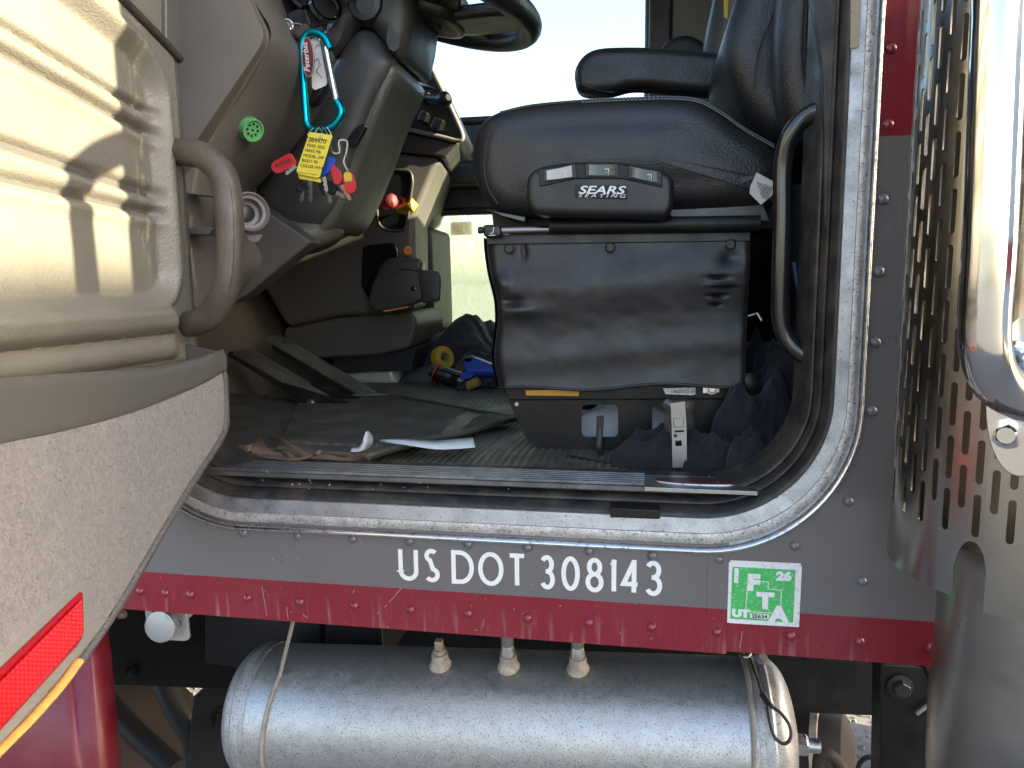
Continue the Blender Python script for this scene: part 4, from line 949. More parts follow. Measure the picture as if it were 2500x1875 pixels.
text('fob_script', 'Peterbilt', .0135, face_m(P(757,176,.1992), (-.06,0,1), (-1,0,-.06)), M_STICK, fb, off=.0001, ext=.0001, shear=.35, sx=1.0)
M_PAPER = mat('white_card', (.62,.58,.55), .6, var=.06, vscale=50)
wt = tagp('white_tag', [(762,78),(775,76),(799,200),(797,208),(768,220),(762,214),(758,120)], .222, M_PAPER, .001, 0)
ribbons('pen_mark', [[(0,0),(.006,.004),(.010,-.006),(.002,-.016),(.008,-.022),(.011,-.028)],[(.002,.020),(.007,.026),(.011,.024)]], .001, lambda x, z: P(768,150,.2212)+V3((x, 0, z)), M_INK, wt, t=.0002)
for k in range(3):
    tube('wire_loop', cat(PL([(765+k*12,312),(752+k*16,330),(775+k*8,345),(790+k*9,330),(778+k*10,310)], .205), 5), .0007, M_STEEL, keys, res=5)
M_YTAG = mat('yellow_card', (.75,.60,.05), .5, var=.06, vscale=40)
yt = tagp('yellow_tag', [(756,322),(812,330),(780,433),(773,434),(726,424),(724,415)], .196, M_YTAG, .0012, 0, r=.003)
YR, YU = (P(812,330,.1952)-P(756,322,.1952)).normalized(), (P(756,322,.1952)-P(724,424,.1952)).normalized()
for k, (s, sc_) in enumerate((('384470', 1.5), ('YEAR 2022', 1), ('MAKE PB', 1), ('MODEL 549', 1), ('BODY 90', 1), ('COLOR WHITE', 1))):
    t_ = (k+1.9)/8.2; o_ = P(756-32*t_+3, 322+100*t_, .1952)
    text('tag_print', s, .0072*sc_, face_m(o_, YR, YU), M_INK, yt, ext=.0001)
for t_ in (.14, .97):
    ribbons('tag_rule', [[(0,0),(.034,0)]], .0006, lambda x, z, t_=t_: P(758-32*t_, 322+101*t_, .1953)+YR*x+YU*z, M_INK, yt, t=.0001)
lathe('eyelet', [(.0028,0),(.0028,.0006),(.0012,.0006)], P(783,334,.1955), (0,-1,0), M_STEEL, yt, res=12)
tagp('yellow_tag', [(728,424),(782,436),(784,446),(730,436)], .203, M_YTAG, .001, 0, r=.002)
rt1 = tagp('red_tag', [(709,370),(725,398),(716,408),(680,424),(668,422),(660,408),(664,396)], .205, M_RED, .0045, .0012, r=.008)
text('tag_number', '429549', .0105, face_m(P(672,410,.2045), (1,0,.26), (-.26,0,1)), M_INK, rt1, ext=.0001)
M_BLUE = mat('blue_plastic', (.015,.06,.42), .4)
tagp('blue_tag', [(803,378),(818,388),(816,410),(790,430),(782,432)], .208, M_BLUE, .004, .001)
tagp('red_tag', [(812,398),(832,420),(836,440),(826,452),(814,448),(806,415)], .206, M_RED, .004, .001, r=.008)
rt3 = tagp('red_tag', [(836,430),(845,415),(860,422),(870,455),(866,470),(850,474),(842,466)], .202, M_RED, .004, .001, r=.008)
tagp('tag_insert', [(838,425),(846,418),(858,424),(860,442),(842,444)], .2012, M_YEL, .001, 0, par=rt3, r=.002)
def key(px, py, ang, L, m, Y, nm='key'):
    o_ = P(px, py, Y); d = V3((math.cos(ang), 0, math.sin(ang))); n_ = V3((-d.z, 0, d.x)); w_ = .0035
    e = [o_-n_*w_, o_+n_*w_, o_+d*L*.9+n_*w_, o_+d*L]
    for k in range(6, 0, -1): e += [o_+d*L*(k/7+.06)-n_*(w_ if k%2 else w_*.4)]
    prism(nm, e, (0,.0015,0), m, keys, bevel=.0002)
key(722,405,math.radians(213),.024,M_STEEL,.204); key(790,432,math.radians(-82),.026,M_STEEL,.204)
key(757,440,math.radians(-93),.038,M_BARE,.208); key(833,452,math.radians(-60),.030,mat('copper_key', (.5,.25,.15), .35, 1),.205)
for x, y in ((735,458),(812,462)):
    lathe('padlock_key_head', [(.009,-.003),(.010,0),(.009,.003)], P(x, y, .215), (.75,-.6,.2), M_BLKMET, keys, res=18)
key(738,465,math.radians(-100),.02,M_BARE,.213); key(798,468,math.radians(-75),.02,M_BARE,.213); key(820,470,math.radians(-30),.018,M_BARE,.212)
tube('bottle_opener', cat(PL([(802,345),(812,372),(830,372),(828,345),(848,345),(846,375),(840,395),(850,418)], .21), 3), .0022, M_STEEL, keys, res=6)
prism('dark_key_case', fillet(PL([(775,445),(815,440),(820,472),(785,478)], .214), .005, 3, True), (0,.008,0), M_BLKMET, keys, bevel=.002)
# ------------------------------------------------------------------ pedals and things on the cab floor
M_PED = mat('pedal_rubber', (.05,.046,.037), .42, bump=.2, bscale=200, dust=.4, dustcol=(.26,.23,.16), rvar=.15)
def pedal(name, lab, top, bot, Y, wd, rib, base):
    t = thing(name, lab, 'pedal', tuple(P(*bot, Y)))
    T0, B0 = P(*top, Y), P(*bot, Y); d = (B0-T0).normalized(); up = V3((-d.z, 0, d.x)) if d.x > 0 else V3((d.z, 0, -d.x)); up = up if up.z > 0 else -up; L = (B0-T0).length
    side = V3((0, wd, 0))
    prism('pedal_arm', [T0-up*.002, B0-up*.002, B0-up*.022-d*.004, T0-up*.016], side, M_BLKMET, t, bevel=.003)
    n = int(rib/.0055); prof = []
    # ribs run along the pedal; profile across it
    prof = [(0,-.004),(0,.003)]
    k = int(wd/.0048)
    for i in range(k): y0 = wd*i/k; prof += [(y0+.0006,.003),(y0+.0014,.0055),(y0+.0030,.0055),(y0+.0038,.003)]
    prof += [(wd,.003),(wd,-.004)]
    a0 = T0+d*(L-rib); rings = [[p+V3((0,y,0))+up*z for y, z in prof] for p in (a0, B0-d*.006, B0)]
    pd = loft('pedal_pad', rings, M_PED, t, angle=20)
    prism('pad_toe', [B0-up*.018, B0+up*.002, B0+up*.002+d*.006, B0-up*.014+d*.006], side, M_PED, pd, bevel=.002)
    if base:
        bs = [P(x, y, Y-.01) for x, y in base]
        bb_ = prism('pedal_base', bs, (0,.02,0), M_BLKMET, t, bevel=.003)
        prism('pedal_base', [p+V3((0,wd-.005,0)) for p in bs], (0,.02,0), M_BLKMET, t, bevel=.003)
        for x, y in ((759,985),(788,1006)): hexbolt('bolt', P(x, y, Y-.011), (0,-1,0), .0075, .008, M_STEEL, bb_)
    return t
pedal('accelerator_pedal', 'nearer long ribbed floor pedal with bolted hinge base', (560,855), (832,1012), .60, .075, .30, [(690,935),(700,960),(712,985),(770,1012),(870,1020),(850,985),(760,960)])
pedal('brake_pedal', 'farther ribbed pedal lying behind the hinged one', (668,838), (915,985), .74, .075, .33, None)
# rubber mat thrown over the liner
M_MAT = mat('rubber_mat', (.060,.055,.045), .5, bump=.25, bscale=220, dust=.55, dustcol=(.17,.14,.10), vscale=6, rvar=.15)
fm = thing('floor_mat', 'loose black rubber floor mat with ribbed field and torn brown corner', 'mat', (-.7, .4, 1.31))
MA, MB, MC, MD_ = PZ(905,1128,1.312), PZ(1258,1034,1.312), PZ(955,968,1.318), PZ(520,985,1.318)
ME = PZ(470,1090,1.314)
def mt(u, v):
    # u from the front (left) to the rear corner, v from near to far
    p = (ME.lerp(MA, u)).lerp(MD_.lerp(MC, u), v) if u <= 1 else None
    return p
def matf(u, v):
    near = ME.lerp(MA, min(1, u/.62)) if u < .62 else MA.lerp(MB, (u-.62)/.38)
    far = MD_.lerp(MC, min(1, u/.62)) if u < .62 else MC.lerp(MB+V3((.005,.01,0)), (u-.62)/.38)
    p = near.lerp(far, v); e = .012*math.exp(-v*9)*(.6+.4*math.sin(u*13))*(1 if u < .95 else .3)
    rib = 0
    if .10 < v < .92 and u > .30 and not abs(u-.80-.1*v) < .03: rib = .0042*abs(math.sin((p.x*.55+p.y)*1/.0042))
    return p+V3((0, 0, .006+e*.35+.006*nz((p.x, p.y, 0), 5, 8)+.018*ss(.3, .0, u)*ss(.3, .8, v)+rib))
mo = grid('mat_sheet', matf, 260, 220, M_MAT, fm, solid=.005, offset=-1)
tube('mat_border', [matf(k/70, 0)+V3((0,0,.002)) for k in range(22, 71)], .0048, M_MAT, fm, res=8)
tube('mat_border', [matf(u/40, 1)+V3((0,0,.003)) for u in range(18, 41)], .0035, M_MAT, fm, res=8)
M_TORN = mat('torn_brown_backing', (.11,.07,.045), .75, bump=.6, bscale=150, var=.25, vscale=18, dust=.3, dustcol=(.2,.15,.1))
tp_ = [((560,1085),(612,1085),(640,1062),(668,1072),(690,1068),(735,1090),(900,1112)), ((560,1105),(620,1112),(690,1116),(720,1118),(770,1120),(840,1124),(905,1126))]
r0 = cat([PZ(x, y, 1.325+.012*math.sin(i*2.1)) for i, (x, y) in enumerate(tp_[0])], 8); r1 = cat([PZ(x, y, 1.316) for x, y in tp_[1]], 8)
loft('torn_edge', [r0, [(a+b)/2+V3((0,-.006,.003+.004*math.sin(i*.7))) for i, (a, b) in enumerate(zip(r0, r1))], r1], M_TORN, fm, closed=False, solid=.003)
tube('torn_strip', cat([PZ(x, y, z) for x, y, z in ((560,1106,1.318),(640,1114,1.319),(720,1122,1.320),(765,1110,1.326),(778,1104,1.332))], 6), .0065, M_TORN, fm, res=8, flat=.45)
# strip of pale tape and curled scrap of paper
M_STRIP = mat('pale_plastic_strip', (.62,.70,.70), .35, var=.1, vscale=30)
st_ = thing('paper_strip', 'long pale blue strip of paper lying on the mat', 'paper', tuple(PZ(1050,1085,1.325)))
na = cat([PZ(x, y, 1.328+.006*math.sin(x*.02)) for x, y in ((925,1078),(985,1086),(1060,1096),(1110,1096),(1160,1092))], 6); fa = cat([PZ(x, y, 1.330+.006*math.sin(x*.02+.5)) for x, y in ((935,1074),(990,1072),(1060,1076),(1110,1072),(1154,1069))], 6)
loft('strip', [na, [(a+b)/2+V3((0,0,.002)) for a, b in zip(na, fa)], fa], M_STRIP, st_, closed=False, solid=.0006)
pc = thing('paper_scrap', 'small curled printed paper scrap standing on the mat', 'paper', tuple(PZ(880,1105,1.325)))
M_SCRAP = mat('printed_paper', (.55,.53,.52), .6, speck=.6, sscale=260, scol=(.15,.15,.2))
s0 = cat([PZ(x, y, 1.322) for x, y in ((852,1106),(870,1104),(892,1098),(908,1090))], 6); s1 = cat([V3(PZ(x, y, 1.322))+V3((0,0,z)) for x, y, z in ((858,1100,.004),(880,1096,.006),(896,1095,.030),(909,1088,.020))], 6)
loft('scrap', [s0, [(a+b)/2+V3((0,.006,0)) for a, b in zip(s0, s1)], s1], M_SCRAP, pc, closed=False, solid=.0005)
# heap of dark clothing and tools on the passenger side
M_DENIM = mat('dark_jacket_cloth', (.022,.024,.034), .8, bump=.6, bscale=260, spec=.2, sheen=.2, var=.3, vscale=12)
jk = thing('jacket', 'crumpled dark jacket lying on the passenger floor below the low window', 'clothing', tuple(P(1110, 900, 1.35)))
def clothheap(name, c, s, seed, m, par, rot=0.):
    def f(u, v):
        x, y = (u-.5)*2, (v-.5)*2; r = math.sqrt(x*x+y*y)
        h_ = max(0, 1-r**2.2)**.6
        q = V3((x*1.3+seed, y*1.3, seed*.7))
        rid = lambda f, o: 1/(1+(noise.noise(q*f+V3(o))*4.5)**2)
        w_ = noise.noise(q*1.1)*.34+(rid(.9, (4,1,7))-.4)*.30+(rid(1.6, (2,5,1))-.4)*.19+(rid(3.1, (6,2,9))-.4)*.05+noise.noise(q*6)*.03
        hh = h_*(.72+w_)
        a, b = x*s[0]*(1+.15*noise.noise(q*2)), y*s[1]*(1+.15*noise.noise(q*2+V3((9,0,0))))
        return V3(c)+V3((a*math.cos(rot)-b*math.sin(rot), a*math.sin(rot)+b*math.cos(rot), max(.001, hh*s[2])))
    return grid(name, f, 90, 90, m, par)
clothheap('jacket_body', P(1105,928,1.30)*1.0+V3((.03,.10,-.02)), (.24,.24,.23), 3.1, M_DENIM, jk, .3)
clothheap('sleeve', P(1010,935,1.22)+V3((.02,.02,-.005)), (.10,.10,.09), 7.7, M_DENIM, jk)
clothheap('jacket_tail', P(1170,930,1.10)+V3((.06,.03,-.01)), (.16,.10,.10), 1.7, M_DENIM, jk)
bg_ = thing('plastic_bag', 'clear plastic bag slumped beside the pedals', 'bag', tuple(P(900, 935, 1.12)))
M_BAG = mat('milky_plastic', (.42,.40,.33), .35, coat=.3, var=.15, vscale=20)
bgp = cat(PL([(812,945),(815,915),(850,906),(925,894),(952,893),(965,905),(972,940),(940,950)], 1.10), 4, True)
pillow('bag_body', bgp, (0,.10,0), .025, M_BAG, bg_, n=4)
sh = thing('dark_pouch', 'dark grey pouch with pale edge between bag and black flashlight', 'pouch', tuple(P(1020, 945, 1.08)))
pillow('pouch', cat(PL([(968,938),(985,915),(1020,900),(1055,896),(1062,945),(1010,948)], 1.08), 4, True), (0,.09,0), .02, M_WALLD, sh, n=4)
fl_ = thing('flashlight', 'black rounded flashlight with red ring lying on the floor', 'flashlight', tuple(P(1080, 940, 1.05)))
tube('body', cat(PL([(1052,905),(1070,912),(1100,922),(1130,935),(1140,940)], 1.05), 4), [.018]*4+[.027]*6+[.030]*5+[.022, .016], M_GLOSS, fl_, res=16)
tube('red_ring', PL([(1062,909),(1065,910.5)], 1.05), .0285, M_RED, fl_, res=16)
tube('lens_cap', PL([(1140,942),(1155,950)], 1.03), .026, M_BLK, fl_, res=14)
tr_ = thing('tape_roll', 'roll of yellow tape propped on the dark jacket', 'tape', tuple(P(1082, 890, 1.10)))
lathe('roll', [(.018,-.012),(.034,-.012),(.036,0),(.034,.012),(.018,.012)], P(1080,874,1.10), (.8,-.55,.25), mat('yellow_tape', (.42,.27,.03), .5), tr_, res=28, cap=False)
lathe('core', [(.013,-.011),(.018,-.011),(.018,.011),(.013,.011)], P(1080,874,1.10), (.8,-.55,.25), mat('card_core', (.25,.18,.1), .8), tr_, res=24, cap=False)
sb_ = thing('spray_nozzle', 'blue plastic trigger spray head lying on its side', 'spray bottle', tuple(P(1160, 920, 1.02)))
prism('head', fillet(PL([(1130,875),(1155,872),(1200,890),(1200,905),(1165,905),(1150,925),(1126,928),(1122,915),(1138,905)], 1.02), .006, 3, True), (0,.03,0), M_BLUE, sb_, bevel=.004)
tube('neck', PL([(1148,905),(1215,905)], 1.035), .017, M_BLUE, sb_, res=14)
prism('nozzle', PL([(1128,872),(1152,868),(1155,884),(1136,888)], 1.02), (0,.03,0), M_SAGE, sb_, bevel=.003)
prism('trigger', PL([(1140,908),(1150,908),(1136,932),(1128,930)], 1.035), (0,.012,0), M_BLUE, sb_, bevel=.002)
br2 = thing('brush', 'brush with yellow handle and dark bristles beside the seat skirt', 'brush', tuple(P(1150, 945, 1.0)))
tube('handle', PL([(1138,945),(1170,930)], 1.0), .014, mat('ochre_handle', (.35,.23,.04), .6), br2, res=12)
tube('ferrule', PL([(1120,947),(1140,944)], .99), .018, M_BLK, br2, res=12)
bv = random.Random(5); BV = []; BF = []
for i in range(160):
    a = V3((bv.gauss(0,1), bv.gauss(0,.6), abs(bv.gauss(0,1)))).normalized()*.022; o_ = P(1195,940,1.0); b = len(BV); s = V3((.0006,0,.0004)); BV += [o_-s, o_+s, o_+a]; BF.append((b,b+1,b+2))
add('bristles', BV, BF, M_GMET, br2, smooth=False, recalc=False)
# ------------------------------------------------------------------ right-hand floor corner
M_RAG = mat('navy_towelling', (.022,.022,.027), .95, bump=.8, bscale=420, spec=.1, sheen=.12, var=.25, vscale=30)
def ragheap(name, lab, pts):
    t = thing(name, lab, 'rag', tuple(pts[0][0]))
    for i, (c, s, sd, rt) in enumerate(pts): clothheap('fold', c, s, sd, M_RAG, t, rt)
    return t
ragheap('glove', 'dark knitted work glove lying beside the belt bracket', [(PZ(1620,1140,1.303), (.085,.045,.075), 2.2, .1), (PZ(1715,1150,1.303), (.060,.035,.070), 9.4, -.2)])
ragheap('towel', 'large crumpled navy towel in the corner behind the doorway', [(PZ(1835,1125,1.303), (.075,.06,.17), 5.1, .5), (PZ(1900,1110,1.303)+V3((.0,.06,0)), (.12,.11,.22), 12.3, .2), (PZ(1830,1160,1.303), (.05,.03,.075), 3.3, .9)])
bt2 = thing('black_pouch', 'soft black leather pouch in the sill corner under the towel', 'pouch', tuple(PZ(1890,1165,1.303)))
clothheap('body', PZ(1895,1172,1.303), (.075,.03,.05), 21.5, M_LEAS, bt2, .4)
M_STRAW = mat('dry_straw', (.40,.31,.12), .8)
stw = thing('straw_tuft', 'small tuft of yellow straw on the towel', 'straw', tuple(P(1920,1100,.20)))
SV = []; SF = []
for i in range(60):
    o_ = P(1905+bv.uniform(-12,38), 1100+bv.uniform(-12,12), .195+bv.uniform(-.01,.01)); a = V3((bv.gauss(0,1), bv.gauss(0,.4), bv.gauss(0,.6))).normalized()*bv.uniform(.006,.016); b = len(SV); s = V3((.0004,0,.0006)); SV += [o_-s, o_+s, o_+a+s, o_+a-s]; SF.append((b,b+1,b+2,b+3))
add('straws', SV, SF, M_STRAW, stw, smooth=False, recalc=False)
gt = thing('green_wrapper', 'small green and blue wrapper at the rear edge of the doorway', 'wrapper', tuple(P(1970,1005,.22)))
heap('wrapper', P(1972,998,.22), (.016,.012,.02), mat('green_foil', (.05,.35,.2), .3, var=.5, vscale=40, vcol=(.02,.1,.4)), gt, seed=8, res=3, flat=False)
# seat-belt bracket wrapped in clear tape
bb2 = thing('belt_bracket', 'steel seat belt bracket wrapped in clear tape beside the seat base', 'bracket', tuple(P(1660,1160,.16)))
M_BRSH = mat('brushed_bracket', (.33,.32,.315), .38, 1, var=.1, rvar=.1)
YB = .140
bm = bmesh.new(); ed = []
for lp in (PL([(1637,985),(1672,980),(1676,1040),(1677,1120),(1676,1142),(1642,1142),(1641,1100),(1640,1040)], YB), PL([(1646,1051),(1670,1050),(1670,1055),(1646,1056)], YB), PL([(1648,1075),(1664,1075),(1665,1089),(1649,1089)], YB)):
    vs = [bm.verts.new(p) for p in lp]; ed += [bm.edges.new((vs[i-1], vs[i])) for i in range(len(vs))]
bmesh.ops.triangle_fill(bm, use_beauty=True, edges=ed); me = bpy.data.meshes.new('plate'); bm.to_mesh(me); bm.free(); me.materials.append(M_BRSH)
po = link(bpy.data.objects.new('plate', me), bb2); s_ = po.modifiers.new('s', 'SOLIDIFY'); s_.thickness = .003
prism('button', PL([(1644,1023),(1668,1022),(1669,1043),(1645,1044)], YB-.003), (0,.004,0), M_BRSH, po, bevel=.001)
lathe('rivet', [(.0025,0),(.0025,.001)], P(1649,1064,YB-.002), (0,-1,0), M_DARK, po, res=10)
M_TAPE = glassmat('clear_tape', (.80,.78,.74), .36, (.42,.40,.37), .10)
def sleeve(pts, Y, sd):
    rows = []
    for i, (x, y, r) in enumerate(cat([V3(p) for p in pts], 6)):
        c = P(x, y, Y); r = r/1800*(1+Y)
        rows.append([c+V3((r*math.cos(a)*(1+.18*nz((math.cos(a), math.sin(a), y*.03), 1.4, sd)), r*.7*math.sin(a)*(1+.2*nz((math.cos(a), math.sin(a), y*.03), 1.7, sd+1)), .003*nz((a, y*.02, 0), 2))) for a in [2*math.pi*k/20 for k in range(20)]])
    return loft('tape_wrap', rows, M_TAPE, bb2, caps=False)
sleeve([(1655,975,30),(1656,985,40),(1656,1005,34),(1657,1050,34),(1658,1090,36),(1655,1100,37)], YB+.034, 2)
sleeve([(1658,1120,34),(1658,1135,36),(1660,1158,36)], YB+.020, 6)
prism('tongue', PL([(1646,1140),(1672,1140),(1672,1162),(1648,1162)], YB), (0,.006,0), M_BLKMET, bb2, bevel=.001)
# black strap and cable tie
sp2 = thing('black_strap', 'thin black strap rising from the floor in front of the pedestal opening', 'strap', tuple(PZ(1500,1140,1.305)))
tube('strap', cat([P(x, y, Y) for x, y, Y in ((1465,1016,.262),(1464,1060,.258),(1463,1095,.25),(1472,1120,.22),(1492,1142,.18),(1530,1150,.16),(1570,1150,.15))], 6), .0058, M_BLK, sp2, res=8, flat=.35, up=(0,1,0))
prism('buckle', PL([(1456,1017),(1474,1014),(1474,1040),(1458,1042)], .258), (0,.004,0), M_BLK, sp2, bevel=.001)
ct = thing('cable_tie', 'black cable tie lying on the ribbed floor liner', 'cable tie', tuple(PZ(1420,1120,1.305)))
tube('tie', cat([PZ(x, y, 1.308) for x, y in ((1378,1112),(1420,1120),(1470,1128),(1510,1133))], 4), .0026, M_BLK, ct, res=6)
bx('head', tuple(PZ(1374,1116,1.305)), tuple(PZ(1386,1110,1.311)+V3((0,0,.006))), M_BLK, ct, bevel=.001)
# white rag under the seat, seen through the pedestal openings
wr = thing('white_rag', 'white cloth stuffed under the seat behind the pedestal openings', 'cloth', (0, .42, 1.305))
M_WCL = mat('white_cloth', (.80,.80,.82), .8, bump=.3, bscale=100)
clothheap('cloth', V3((-.02,.44,1.303)), (.17,.09,.075), 15.2, M_WCL, wr)
# blue air line and a small drop light behind the grab bar
bc = thing('blue_hose', 'thin blue hose behind the black grab bar', 'hose', tuple(P(1960,810,.15)))
tube('hose', cat(PL([(1940,640),(1950,700),(1964,750),(1962,785),(1948,805),(1962,812),(2000,806)], .15), 6), .0042, mat('blue_hose', (.015,.05,.16), .4), bc, res=8)
dl_ = thing('toggle_rod', 'small chrome rod end poking out beside the skirt', 'rod', tuple(P(1850,765,.26)))
tube('rod', PL([(1826,772),(1850,765)], .26), .0022, M_STEEL, dl_, res=8)
tube('rod_end', PL([(1848,762),(1860,782)], .26), .0045, M_CHROME, dl_, res=10)
# debris: bits of glass and crumbs on the liner and sill
rs = random.Random(21); DV = []; DF = []
for i in range(240):
    if i < 190: p = PZ(rs.uniform(1000,1900), rs.uniform(1100,1160), 1.306)
    else: p = PZ(rs.uniform(560,1800), rs.uniform(1150,1200), 1.318)
    r = rs.uniform(.0006,.0022); b = len(DV)
    for k in range(4): a = k*1.57+rs.random(); DV.append(p+V3((r*math.cos(a), r*math.sin(a), 0)))
    DV.append(p+V3((0,0,r*1.2)))
    for k in range(4): DF.append((b+k, b+(k+1)%4, b+4))
db = add('debris', DV, DF, mat('pale_grit', (.16,.16,.155), .4), None, smooth=False); tag(db, 'crumbs and bits of broken glass scattered over the cab floor', 'debris', kind='stuff')
# small mess in the dark corner behind the seat
cw = thing('floor_carton', 'dark carton standing behind the seat base', 'box', tuple(PZ(1920,1060,1.303)))
bx('carton', (.20,.42,1.303), (.36,.75,1.46), M_WALLD, cw, bevel=.004)
# ------------------------------------------------------------------ under the cab
def pipe_hit(px, py, yc, zc, r):
    d = ray(px, py); oy, oz = CAM.y-yc, CAM.z-zc; a = d.y**2+d.z**2; b = 2*(oy*d.y+oz*d.z); c = oy*oy+oz*oz-r*r; q = b*b-4*a*c
    t = (-b-math.sqrt(max(q, 0)))/(2*a); return CAM+d*t
TS = .050
def tank_hit(px, py, k=1.):
    z_ = ZC
    for _ in range(4):
        p = pipe_hit(px, py, YT, z_, RT*k); z_ = ZC+TS*(p.x-XL)
    return p
YT = .16; ZC = P(560, 1722, YT).z; RT = .117
M_TANK = mat('brushed_tank_aluminium', (.47,.46,.445), .44, .8, bump=.4, bscale=330, var=.08, vscale=30, speck=.85, sscale=380, scol=(.13,.12,.11), dust=.35, dustcol=(.30,.28,.26), rvar=.12)
M_TANKE = mat('stained_tank_end', (.40,.39,.38), .50, .65, bump=.4, bscale=200, var=.2, vscale=12, speck=.8, sscale=260, scol=(.10,.09,.08), dust=.35, dustcol=(.25,.22,.19), rvar=.12)
tank = thing('air_tank', 'brushed aluminium cylindrical air tank slung under the cab', 'tank', (-.25, YT, ZC-RT))
XL = P(672, 1740, YT).x; XRt = P(1838, 1780, YT).x; TAX = V3((1,0,TS)).normalized(); ZR = ZC+TS*(XRt-XL)
tk = lathe('tank_shell', [(RT,0)]+[(RT, k*(XRt-XL)/24) for k in range(1, 25)], (XL, YT, ZC), TAX, M_TANK, tank, res=72)
def dome_prof(n=12, dep=.040):
    pr = [(RT*1.012,-.004),(RT*1.014,.004),(RT*1.004,.007),(RT*1.012,.010),(RT*1.012,.019),(RT*.99,.022)]
    for k in range(n): a = math.pi/2*k/n; pr.append((RT*.985*math.cos(a)**.8 if a else RT*.985, .024+dep*math.sin(a)))
    return pr
lathe('end_dome', dome_prof(), (XL, YT, ZC), -TAX, M_TANKE, tank, res=64)
lathe('end_dome', dome_prof(), (XRt, YT, ZR), TAX, M_TANKE, tank, res=64)
hexbolt('drain_plug', (XL-.058, YT-.02, ZC+.004), (-1,0,0), .013, .022, M_STEEL, tank, washer=False)
hexbolt('drain_plug', (XRt+.058, YT-.02, ZR), (1,0,0), .018, .022, M_STEEL, tank)
lathe('drain_stub', [(.011,0),(.011,.022),(.008,.024)], (XRt+.076, YT-.02, ZR), (1,0,0), M_STEEL, tank, res=12)
# three weld bosses with plug and pipes
M_WELD = mat('dirty_weld', (.42,.35,.27), .6, .6, bump=1., bscale=160, var=.3, vscale=60)
M_PIPE = mat('dull_pipe', (.20,.20,.19), .5, .7, dust=.3)
for i, (x, y) in enumerate(((1076,1622),(1242,1627),(1411,1632))):
    o_ = tank_hit(x, y); up = V3((0,-.18,1)).normalized()
    b = lathe('weld_boss', [(.021,-.012),(.0195,.0),(.0165,.006),(.0145,.012),(.0140,.024),(.011,.025)], o_, up, M_WELD, tank, res=24)
    if i == 0:
        lathe('plug_collar', [(.0105,.0),(.0105,.010),(.008,.011)], o_+up*.022, up, M_WELD, b, res=16)
        box('square_plug', o_+up*.040, (.013,.013,.018), M_WELD, b, rot=up.to_track_quat('Z', 'X'), bevel=.002)
    else:
        lathe('fitting', [(.0115,0),(.012,.010),(.0105,.014),(.0105,.022),(.0095,.024)], o_+up*.022, up, M_STEEL, b, res=6 if i == 3 else 18)
        tube('pipe', [o_+up*.044, o_+up*.075, o_+up*.11+V3((0,.02,.02)), o_+V3((0,.06,.17))], .0105, M_PIPE, b, res=14)
        if i == 1: tube('pipe_elbow', [o_+up*.066+V3((0,.005,0)), o_+up*.068+V3((.03,.012,.003)), o_+up*.072+V3((.042,.02,.006))], .0085, M_STEEL, b, res=12)
# straps
M_STRP = mat('dirty_strap', (.24,.215,.18), .7, bump=.5, bscale=200, var=.2, vscale=40)
def hoop(X0, X1, r, m, nm, a0=100, a1=330, lead=None):
    pts = []
    for k in range(50):
        a = math.radians(a0+(a1-a0)*k/49); t = k/49; pts.append(V3((X0+(X1-X0)*t, YT+(RT+r*.6)*math.cos(a), ZC+TS*(X0-XL)+(RT+r*.6)*math.sin(a))))
    if lead: pts = [lead]+pts
    return tube(nm, pts, r, m, tank, res=10)
xs = tank_hit(675, 1640).x
hoop(xs+.01, xs-.015, .0036, M_STRP, 'strap_cord', 120, 300, V3((xs+.055, .14, 1.13)))
xs2 = tank_hit(1835, 1700).x
hoop(xs2-.004, xs2+.004, .0042, M_STRP, 'strap_cord', 60, 300)
# lanyard with crimp and loop
M_CBL = mat('black_cable', (.012,.012,.012), .4)
def th(x, y, k=.004): p = tank_hit(x, y, 1.02); return p+(V3((0, p.y-YT, p.z-ZC-TS*(p.x-XL))).normalized())*k
ly = tube('lanyard', cat([th(1822,1604,.012), th(1835,1625), th(1850,1665), th(1862,1705)], 5), .0019, M_CBL, tank, res=8)
tube('lanyard_crimp', [th(1860,1698,.006), th(1880,1728,.006)], .0058, M_CBL, ly, res=10, flat=.6)
tube('lanyard_loop', cat([th(x, y, .008) for x, y in ((1876,1726),(1905,1745),(1926,1775),(1927,1802),(1912,1814),(1890,1800),(1878,1765),(1872,1730))], 5), .0026, M_CBL, ly, res=8)
tube('lanyard_eye', cat([th(1822+10*math.cos(a), 1606+10*math.sin(a), .008) for a in [k*.785 for k in range(8)]], 3, True), .003, M_STEEL, ly, res=8, closed=True)
lathe('strap_bolt', [(.011,0),(.011,.005),(.007,.006),(.007,.012)], th(1858,1612,.0), (.2,-.5,.8), M_STRP, tank, res=14)
# chassis
ch = thing('chassis_frame', 'black chassis rail and brackets in shadow under the cab', 'chassis', (-.3, .5, .7))
zr0 = P(400, 1678, .47).z
x0r = P(400, 1678, .47).x
prism('frame_rail', [V3((x, .47, zr0+.052*(x-x0r)+dz)) for x, dz in ((-1.9,0),(2.2,0),(2.2,.27),(-1.9,.27))], (0,.06,0), M_BLKMET, ch, bevel=.004)
bx('cross_member', (-.62,.30,zr0+.20), (-.5,.47,1.085), M_DARK, ch, bevel=.004)
bx('under_tray', (-1.2,.14,1.07), (.40,.9,1.088), M_DARK, ch)
prism('cab_mount', PL([(500,1480),(780,1500),(780,1600),(640,1640),(500,1620)], .30), (0,.03,0), M_DARK, ch, bevel=.004)
prism('bracket_post', PL([(2152,1620),(2292,1630),(2282,1960),(2146,1960)], .16), (0,.05,0), M_BLKMET, ch, bevel=.004)
